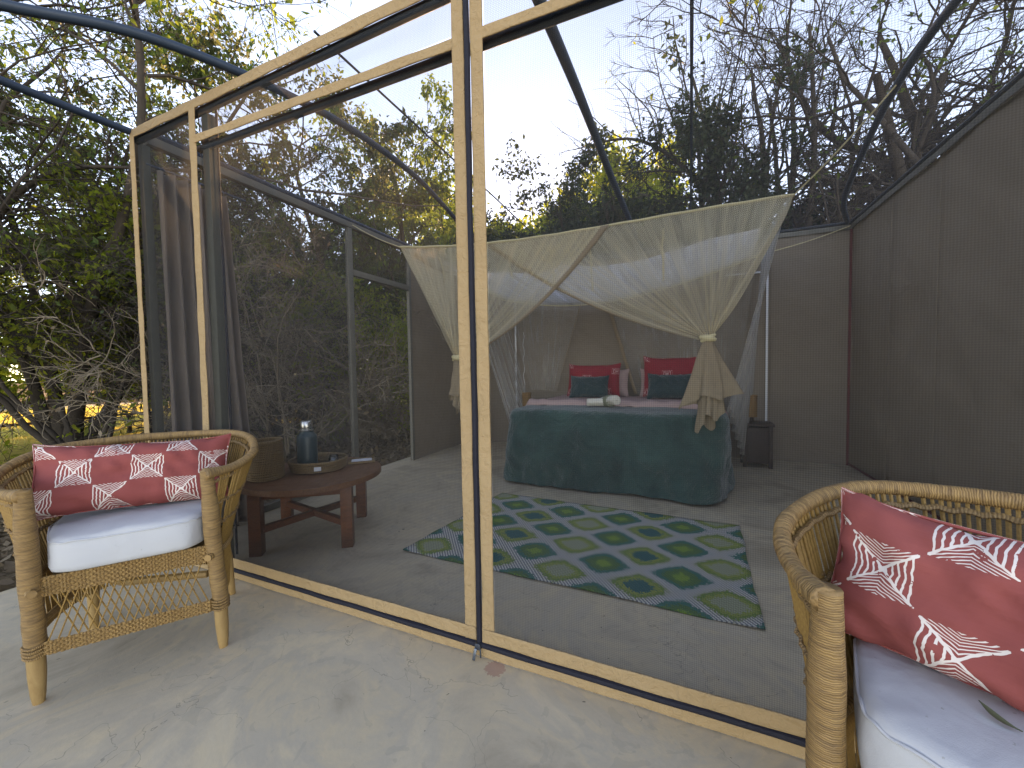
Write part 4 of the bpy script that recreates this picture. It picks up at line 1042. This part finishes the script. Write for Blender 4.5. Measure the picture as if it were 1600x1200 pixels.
def tubes(P, R, sides):
    B, n, _ = P.shape
    T = np.empty_like(P); T[:, 1:-1] = P[:, 2:] - P[:, :-2]; T[:, 0] = P[:, 1] - P[:, 0]; T[:, -1] = P[:, -1] - P[:, -2]; T = unit(T)
    ref = np.where(np.abs(T[:, :1, 2:3]) < .9, np.array([0, 0, 1.]), np.array([1., 0, 0]))
    N = unit(np.cross(T, np.broadcast_to(ref, T.shape))); Bn = np.cross(T, N)
    a = np.arange(sides) * 2 * np.pi / sides
    V = P[:, :, None] + R[:, :, None, None] * (N[:, :, None] * np.cos(a)[:, None] + Bn[:, :, None] * np.sin(a)[:, None])
    base = (np.arange(B) * n * sides)[:, None, None] + (np.arange(n - 1) * sides)[None, :, None]
    k = np.arange(sides)[None, None]; k2 = (k + 1) % sides
    F = np.stack([base + k, base + k2, base + sides + k2, base + sides + k], -1).reshape(-1, 4)
    return V.reshape(-1, 3), F
def join(parts):
    Vs, Fs, o = [], [], 0
    for V, F in parts: Vs.append(V); Fs.append(F + o); o += len(V)
    return np.concatenate(Vs), np.concatenate(Fs)
def leaves(g, P, count, size, spread, droop=.4, t0=.2, asp=.48):
    B, n, _ = P.shape; b = g.integers(0, B, count); x = (t0 + (1 - t0) * g.random(count)) * (n - 1); i = np.minimum(x.astype(int), n - 2); f = (x - i)[:, None]
    p = P[b, i] * (1 - f) + P[b, i + 1] * f + g.normal(0, spread, (count, 3))
    ax = unit(g.normal(0, 1, (count, 3)) + np.array([0, 0, -droop * 1.6])); sd_ = unit(np.cross(ax, g.normal(0, 1, (count, 3)))); nn = np.cross(ax, sd_)
    s = (size * (.55 + .75 * g.random(count)))[:, None]
    V = np.stack([p, p + ax * s * .5 + sd_ * s * asp * .5 + nn * s * .08, p + ax * s, p + ax * s * .45 - sd_ * s * asp * .5 + nn * s * .08], 1)
    return V.reshape(-1, 3), np.arange(count * 4).reshape(-1, 4)

def make_tree(name, label, cat, group, loc, seed, stems, height, lean, r0, lim, br, tw, leafn, lsize, lmat, bark, spread_ang=22, limb_ang=55, limb_t0=.3, trop=.04, twig_trop=0.0, leaf_spread=.05, droop=.4, crown_up=.2, wob=.16, limb_len=.5, twl=.38, extra=None, fine=0, stem_n=12, tmin=.0038):
    g = np.random.default_rng(seed)
    root = thing(name, label, cat, (*loc, GZ), 0, group)
    az = g.random(stems) * 2 * np.pi; a = np.radians(np.abs(g.normal(spread_ang, spread_ang * .4, stems))) if stems > 1 else np.radians([spread_ang * .3])
    dr = np.stack([np.sin(a) * np.cos(az), np.sin(a) * np.sin(az), np.cos(a)], 1) + np.array([lean[0], lean[1], 0])
    st = np.stack([.12 * np.cos(az) * (stems > 1), .12 * np.sin(az) * (stems > 1), -.1 + 0 * az], 1)
    L0 = height * (.75 + .35 * g.random(stems)); rr0 = r0 * (.7 + .5 * g.random(stems))
    P0 = grow(g, st, dr, L0, stem_n, wob * .45, (0, 0, trop)); R0 = taper(rr0, stem_n, .25, .5)
    wood = [tubes(P0, R0, 9)]
    if extra is not None:                          # particular big limbs seen in the photograph
        for pts, r in extra:
            q = np.array([list(p) for p in spline(pts, 6)])[None]; Rr = taper(np.array([r]), q.shape[1], .12); wood.append(tubes(q, Rr, 8))
            s_, d_, l_, r_ = spawn(g, q, Rr, np.array([3.2]), 26, .15, 1, 50, .55, .5, .3)
            pq = grow(g, s_, d_, l_, 7, wob, (0, 0, twig_trop)); P0x = pq
            wood.append(tubes(pq, taper(r_, 7, .35), 5)); s2, d2, l2, r2 = spawn(g, pq, taper(r_, 7, .35), l_, 7, .15, 1, 45, .5, .6, 0)
            wood.append(tubes(grow(g, s2, d2, l2, 5, wob * 1.2, (0, 0, twig_trop)), taper(np.maximum(r2, .0035), 5, .5), 3))
    s, d, l, r = spawn(g, P0, R0, L0, lim, limb_t0, 1, limb_ang, limb_len, .55, crown_up)
    P1 = grow(g, s, d, l, 9, wob, (0, 0, trop)); R1 = taper(r, 9, .3); wood.append(tubes(P1, R1, 6))
    s, d, l, r = spawn(g, P1, R1, l, br, .15, 1, 48, .52, .6, crown_up * .5)
    P2 = grow(g, s, d, l, 7, wob * 1.1, (0, 0, twig_trop)); R2 = taper(np.maximum(r, tmin * 1.8), 7, .4)
    s, d, l, r = spawn(g, P2, R2, l, tw, .1, 1, 45, twl + .1, .6, 0)
    P3 = grow(g, s, d, np.maximum(l, .18), 5, wob * 1.2, (0, 0, twig_trop)); R3 = taper(np.maximum(r, tmin), 5, .5)
    V, F = join(wood); np_mesh('trunk', V, F, M[bark], root, True)
    tws = [tubes(P2, R2, 4), tubes(P3, R3, 3)]
    if fine:
        s, d, l, r = spawn(g, P3, R3, np.maximum(l, .2), fine, .1, 1, 42, .7, .7, 0)
        P4 = grow(g, s, d, np.maximum(l, .12), 4, wob * 1.2, (0, 0, twig_trop)); tws.append(tubes(P4, taper(np.maximum(r, tmin * .8), 4, .6), 3))
    V, F = join(tws); np_mesh('twigs', V, F, M[bark], root, False, 'stuff')
    if leafn:
        Pl = P3
        V, F = leaves(g, Pl, leafn, lsize, leaf_spread, droop); np_mesh('crown', V, F, M[lmat], root, False, 'stuff')
    return root

BK = 'bare trees behind the tent'; LF = 'leafy trees around the tent'; BU = 'dark bushes behind the tent'; DS = 'dry scrub beside the tent'
# bare trees behind
make_tree('bare_tree', 'tall many-stemmed bare tree behind the back wall, right of the canopy', 'tree', BK, (4.65, 9.2), 11, 7, 8.2, (-.04, 0), .125, 8, 7, 6, 420, .12, 'leaf_lime', 'bark_dark', 15, 44, .34, .03, -.02, wob=.12, limb_len=.50, fine=1, tmin=.0065, extra=[([(-.3, 0, 2.6), (-1.2, -.3, 5.2), (-2.6, -.5, 6.6), (-4.2, -.6, 6.7)], .085), ([(.2, 0, 2.6), (.5, -.3, 5.4), (.3, -.5, 8.2)], .10)])
make_tree('bare_tree', 'big spreading bare tree with thick trunk at the upper right', 'tree', BK, (8.3, 9.8), 23, 3, 8.5, (-.10, 0), .24, 9, 8, 6, 900, .12, 'leaf_mid', 'bark_dark', 22, 58, .26, .03, -.02, wob=.2, limb_len=.5, fine=1, tmin=.0065, extra=[([(.0, 0, 3.2), (-1.0, -.3, 5.0), (-2.6, -.6, 6.2), (-3.4, -.9, 8.0)], .15), ([(.1, 0, 4.0), (.9, -.4, 6.2), (.4, -.6, 8.6)], .16), ([(-2.9, 0, 2.2), (-2.0, 0, 4.4), (-.4, -.2, 5.9), (1.6, -.4, 6.6)], .12)])
make_tree('bare_tree', 'twiggy bare tree leaning in over the right canvas wall', 'tree', BK, (9.4, 6.4), 31, 4, 7.0, (-.10, 0), .12, 7, 6, 5, 600, .12, 'leaf_mid', 'bark_dark', 24, 52, .3, .03, -.02, wob=.2, limb_len=.5, fine=1, tmin=.006)
make_tree('bare_shrub', 'low fan of bare twigs in front of the setting sun', 'shrub', BK, (1.75, 9.8), 37, 9, 5.6, (-.05, 0), .04, 6, 5, 4, 160, .09, 'leaf_lime', 'bark_dark', 26, 40, .30, .02, -.02, wob=.14, limb_len=.45, tmin=.0055)
make_tree('bare_shrub', 'slim bare sapling beside the many-stemmed bare tree', 'shrub', BK, (6.3, 8.0), 43, 6, 5.5, (0, 0), .045, 6, 5, 4, 120, .09, 'leaf_mid', 'bark_dark', 18, 40, .3, .03, -.02, wob=.14, tmin=.0055)
# leafy trees
make_tree('leafy_tree', 'tall leafy tree behind the mesh, left of the setting sun', 'tree', LF, (-3.9, 9.0), 52, 3, 7.6, (0, 0), .13, 11, 8, 7, 44000, .12, 'leaf_mid', 'bark', 18, 55, .25, .02, -.04, .06, .9, wob=.17)
make_tree('leafy_tree', 'dense dark leafy tree seen through the left mesh door', 'tree', LF, (-5.9, 4.4), 57, 4, 6.6, (-.06, 0), .11, 11, 8, 7, 38000, .11, 'leaf_dark', 'bark', 22, 55, .15, .02, -.03, .06, .6, wob=.18)
make_tree('leafy_tree', 'dark leafy tree behind the open side doorway', 'tree', LF, (-5.7, 7.4), 59, 3, 7.0, (-.02, 0), .11, 11, 8, 7, 38000, .115, 'leaf_dark', 'bark', 22, 55, .15, .02, -.03, .06, .6, wob=.18)
make_tree('leafy_tree', 'loose leafy tree with a long low limb at the upper left', 'tree', LF, (-6.2, 1.6), 63, 4, 7.6, (.06, -.04), .10, 11, 8, 7, 15000, .095, 'leaf_mid', 'bark_dark', 20, 52, .28, .02, -.04, .05, .8, wob=.18, fine=2,
          extra=[([(-.2, -.6, 1.6), (.3, -.75, 3.1), (1.2, -.45, 3.95), (2.3, .05, 4.05), (3.4, .5, 3.75)], .06)])
make_tree('leafy_tree', 'sparse thin-branched tree at the far upper left edge', 'tree', LF, (-6.6, -.6), 67, 4, 7.8, (.12, .06), .09, 11, 8, 7, 11000, .09, 'leaf_dark', 'bark_dark', 20, 52, .3, .02, -.04, .05, .8, wob=.18, fine=2)
make_tree('leafy_tree', 'bright lime green tree behind the left thicket, beside the corner post', 'tree', LF, (-8.2, 5.0), 69, 4, 5.6, (0, 0), .09, 10, 8, 7, 24000, .11, 'leaf_lime', 'bark', 24, 55, .25, .0, -.03, .07, .6, wob=.18)
# tangled thicket left of the tent
make_tree('thorny_thicket', 'tangled thicket of dark dead branches and lime leaves left of the tent', 'thicket', DS, (-4.9, 1.35), 71, 7, 3.9, (.05, -.02), .034, 10, 8, 7, 13000, .085, 'leaf_lime', 'bark_dark', 26, 62, .42, -.015, -.02, .04, .5, wob=.24, limb_len=.62, fine=1)
make_tree('thorny_thicket', 'second dark thicket of dead branches behind the corner post', 'thicket', DS, (-5.6, 2.6), 73, 7, 4.2, (0, -.02), .036, 10, 8, 7, 15000, .085, 'leaf_lime', 'bark_dark', 26, 62, .38, -.015, -.02, .04, .5, wob=.24, limb_len=.6, fine=1)
make_tree('dry_shrub', 'dark bare twiggy shrub farther back behind the left mesh wall', 'shrub', DS, (-3.2, 3.3), 77, 12, 2.4, (0, .04), .017, 7, 7, 6, 1500, .06, 'leaf_dry', 'bark_dark', 20, 48, .1, -.02, -.02, .05, wob=.24, limb_len=.5)
make_tree('dry_shrub', 'dark twiggy shrub with sparse leaves behind the side mesh', 'shrub', DS, (-3.5, 2.5), 79, 12, 2.8, (0, 0), .018, 7, 7, 6, 2500, .06, 'leaf_dark', 'bark_dark', 30, 48, .1, -.02, -.02, .05, wob=.24, limb_len=.5)
make_tree('dry_shrub', 'dry twiggy shrub with yellow green leaves in the open doorway', 'shrub', DS, (-2.45, 4.75), 83, 12, 3.0, (0, 0), .018, 7, 7, 6, 24000, .080, 'leaf_lime', 'twig_dry', 30, 48, .1, -.02, -.02, .06, wob=.24, limb_len=.5)
make_tree('dry_shrub', 'pale dry shrub of broken twigs low beside the doorway', 'shrub', DS, (-2.25, 4.1), 85, 14, 1.2, (0, 0), .014, 7, 6, 5, 700, .06, 'leaf_dry', 'twig_dry', 46, 48, .1, -.05, -.03, .05, wob=.26, limb_len=.55)
make_tree('dry_shrub', 'tall pale dry shrub of arching twigs behind the left mesh door', 'shrub', DS, (-2.4, 2.7), 131, 14, 3.0, (-.04, .04), .015, 7, 6, 6, 900, .06, 'leaf_dry', 'twig_dry', 26, 44, .1, -.02, -.02, .05, wob=.22, limb_len=.5)
make_tree('dry_shrub', 'pale dry shrub of arching twigs just outside the left mesh bay', 'shrub', DS, (-2.5, 3.6), 137, 14, 2.4, (-.05, .03), .014, 7, 6, 6, 900, .06, 'leaf_dry', 'twig_dry', 24, 44, .1, -.03, -.02, .05, wob=.22, limb_len=.5)
# dark bushes behind the back wall
def bush(label, loc, seed, h, n, mat='leaf_bush'):
    return make_tree('dark_bush', label, 'bush', BU, loc, seed, 9, h, (0, 0), .045, 9, 7, 6, int(n * 1.5), .115, mat, 'bark_dark', 24, 45, .2, .01, 0, .09, .2, wob=.2, limb_len=.40)
bush('highest rounded dark bush behind the middle of the canopy', (2.25, 10.0), 91, 6.6, 34000)
bush('lower dark bush right of the setting sun', (.75, 10.6), 93, 5.7, 32000)
bush('dark bush under the many-stemmed bare tree', (4.0, 11.2), 95, 5.4, 26000)
bush('dark bush directly below the setting sun', (-.9, 11.5), 97, 5.3, 28000)
bush('dark bush behind the back right tent corner', (5.8, 9.8), 99, 4.9, 24000)
bush('dark bush low behind the right canvas wall', (8.4, 10.5), 101, 4.9, 24000)
# distant trees beyond the dry field: one mesh of each kind, copied
far0 = make_tree('distant_tree', 'rounded yellow green tree beyond the dry field, leftmost', 'tree', 'distant trees beyond the field', (-27, 2.5), 111, 5, 6.6, (0, 0), .13, 9, 7, 6, 22000, .30, 'leaf_lime', 'bark', 26, 55, .1, .01, -.01, .25, .3, wob=.18, limb_len=.5)
fl = ['rounded yellow green tree beyond the dry field, second from left', 'rounded yellow green tree beyond the field behind the thicket', 'yellow green tree beyond the field next to the corner post', 'far tree beyond the field seen through the side mesh', 'far tree seen through the doorway twigs', 'far tree enlarged to screen the sun, behind the dark leafy tree', 'far tree enlarged to screen the sun, in line with it', 'far tree enlarged to screen the sun, behind the back wall bushes', 'far tree behind the many-stemmed bare tree', 'far tree behind the big bare tree', 'far tree beyond the right canvas wall', 'far tree beyond the field, just outside the left frame edge', 'far tree beyond the field, well left of the frame', 'far tree beyond the field, farthest left outside the frame']
fp = [(-25.5, 7.5), (-24.5, 12.5), (-28, 17), (-27, 23), (-19, 27), (-13, 32), (-7.5, 36), (0, 33), (7, 31), (14, 30), (21, 26), (-28, -3.5), (-26, -9.5), (-22.5, -15)]
for i, ((x, y), lb) in enumerate(zip(fp, fl)):
    c = copy_tree(far0); c.location = (x, y, GZ); c["label"] = lb; s = .8 + .35 * ((i * 37) % 10) / 10; c.scale = (s * 1.1, s * 1.1, s); c.rotation_euler = (0, 0, i * 1.9)
    if i in (5, 6, 7): c.scale = (2.0, 2.0, (2.3, 2.75, 2.5)[i - 5])  # three trees enlarged to keep the direct sun off the tent walls
# fence by the field
fn_ = thing('rail_fence', 'low wooden rail fence with thin wire top left behind the armchair', 'fence', (0, 0, 0))
M['fence'] = wood_mat('reddish_fence_pole', (.13, .060, .040), (.24, .125, .085), .8, (4, 4, 4), .2)
F0, F1 = Vector((-6.3, -3.2, 0)), Vector((-7.9, 4.2, 0))
for k in range(13):
    p = F0.lerp(F1, k / 12); mb = MB(); mb.tube([(p.x, p.y, GZ), (p.x + .01, p.y, .05), (p.x, p.y, .27 + .05 * vnoise(k * 1.7, 3))], [.045, .04, .042], 8); mb.build('post', M['bark_dark'], fn_)
mb = MB(); mb.tube([F0.lerp(F1, i / 20) + Vector((0, 0, .285 + .02 * vnoise(i * .5, 1))) for i in range(21)], .024, 7); mb.build('rail', M['fence'], fn_)
mb = MB(); mb.tube([F0.lerp(F1, i / 20) + Vector((0, 0, .66 + .02 * vnoise(i * .7, 5))) for i in range(21)], .011, 6); mb.build('rail', M['fence'], fn_)
for k in range(17):
    p = F0.lerp(F1, (k + .4) / 17); mb = MB(); mb.tube([(p.x, p.y, .29), (p.x + .01, p.y, .66)], .009, 5); mb.build('upright', M['fence'], fn_)
# leaf litter, dry grass
g = np.random.default_rng(5)
def scatter(name, n, x0, x1, y0, y1, mat, size, lift=.02):
    p = np.stack([x0 + (x1 - x0) * g.random(n), y0 + (y1 - y0) * g.random(n), GZ + .004 + lift * g.random(n)], 1)
    ax = unit(np.stack([g.normal(0, 1, n), g.normal(0, 1, n), g.normal(0, .35, n)], 1)); sd_ = unit(np.cross(ax, np.stack([g.normal(0, .4, n), g.normal(0, .4, n), np.ones(n)], 1)))
    s = (size * (.5 + g.random(n)))[:, None]
    V = np.stack([p, p + ax * s * .5 + sd_ * s * .28, p + ax * s + np.array([0, 0, .01]), p + ax * s * .5 - sd_ * s * .28], 1).reshape(-1, 3)
    V[:, 2] = np.maximum(V[:, 2], GZ + .002)
    np_mesh(name, V, np.arange(n * 4).reshape(-1, 4), M[mat], None, False, 'stuff')
scatter('leaf_litter', 16000, -4.5, -.20, -3.0, 7.5, 'leaf_dry', .075)
n = 26000; a = np.radians(118 + 75 * g.random(n)); r = (8.8 + 10.5 * np.sqrt(g.random(n))) * 1.12
p = np.stack([3.0 + r * np.cos(a), -1.3 + r * np.sin(a), np.full(n, GZ)], 1); up = np.stack([g.normal(0, .05, n), g.normal(0, .05, n), .06 + .12 * g.random(n)], 1); sd_ = unit(np.stack([g.normal(0, 1, n), g.normal(0, 1, n), np.zeros(n)], 1)) * .012
M['straw_grass'] = leaf_mat('dry_grass_blades', [(.40, .29, .05), (.55, .42, .09), (.66, .53, .15)], .45)
np_mesh('dry_grass', np.stack([p - sd_, p + sd_, p + up], 1).reshape(-1, 3), np.arange(n * 3).reshape(-1, 3), M['straw_grass'], None, False, 'stuff')
# low green weeds along the terrace edge
g = np.random.default_rng(9)
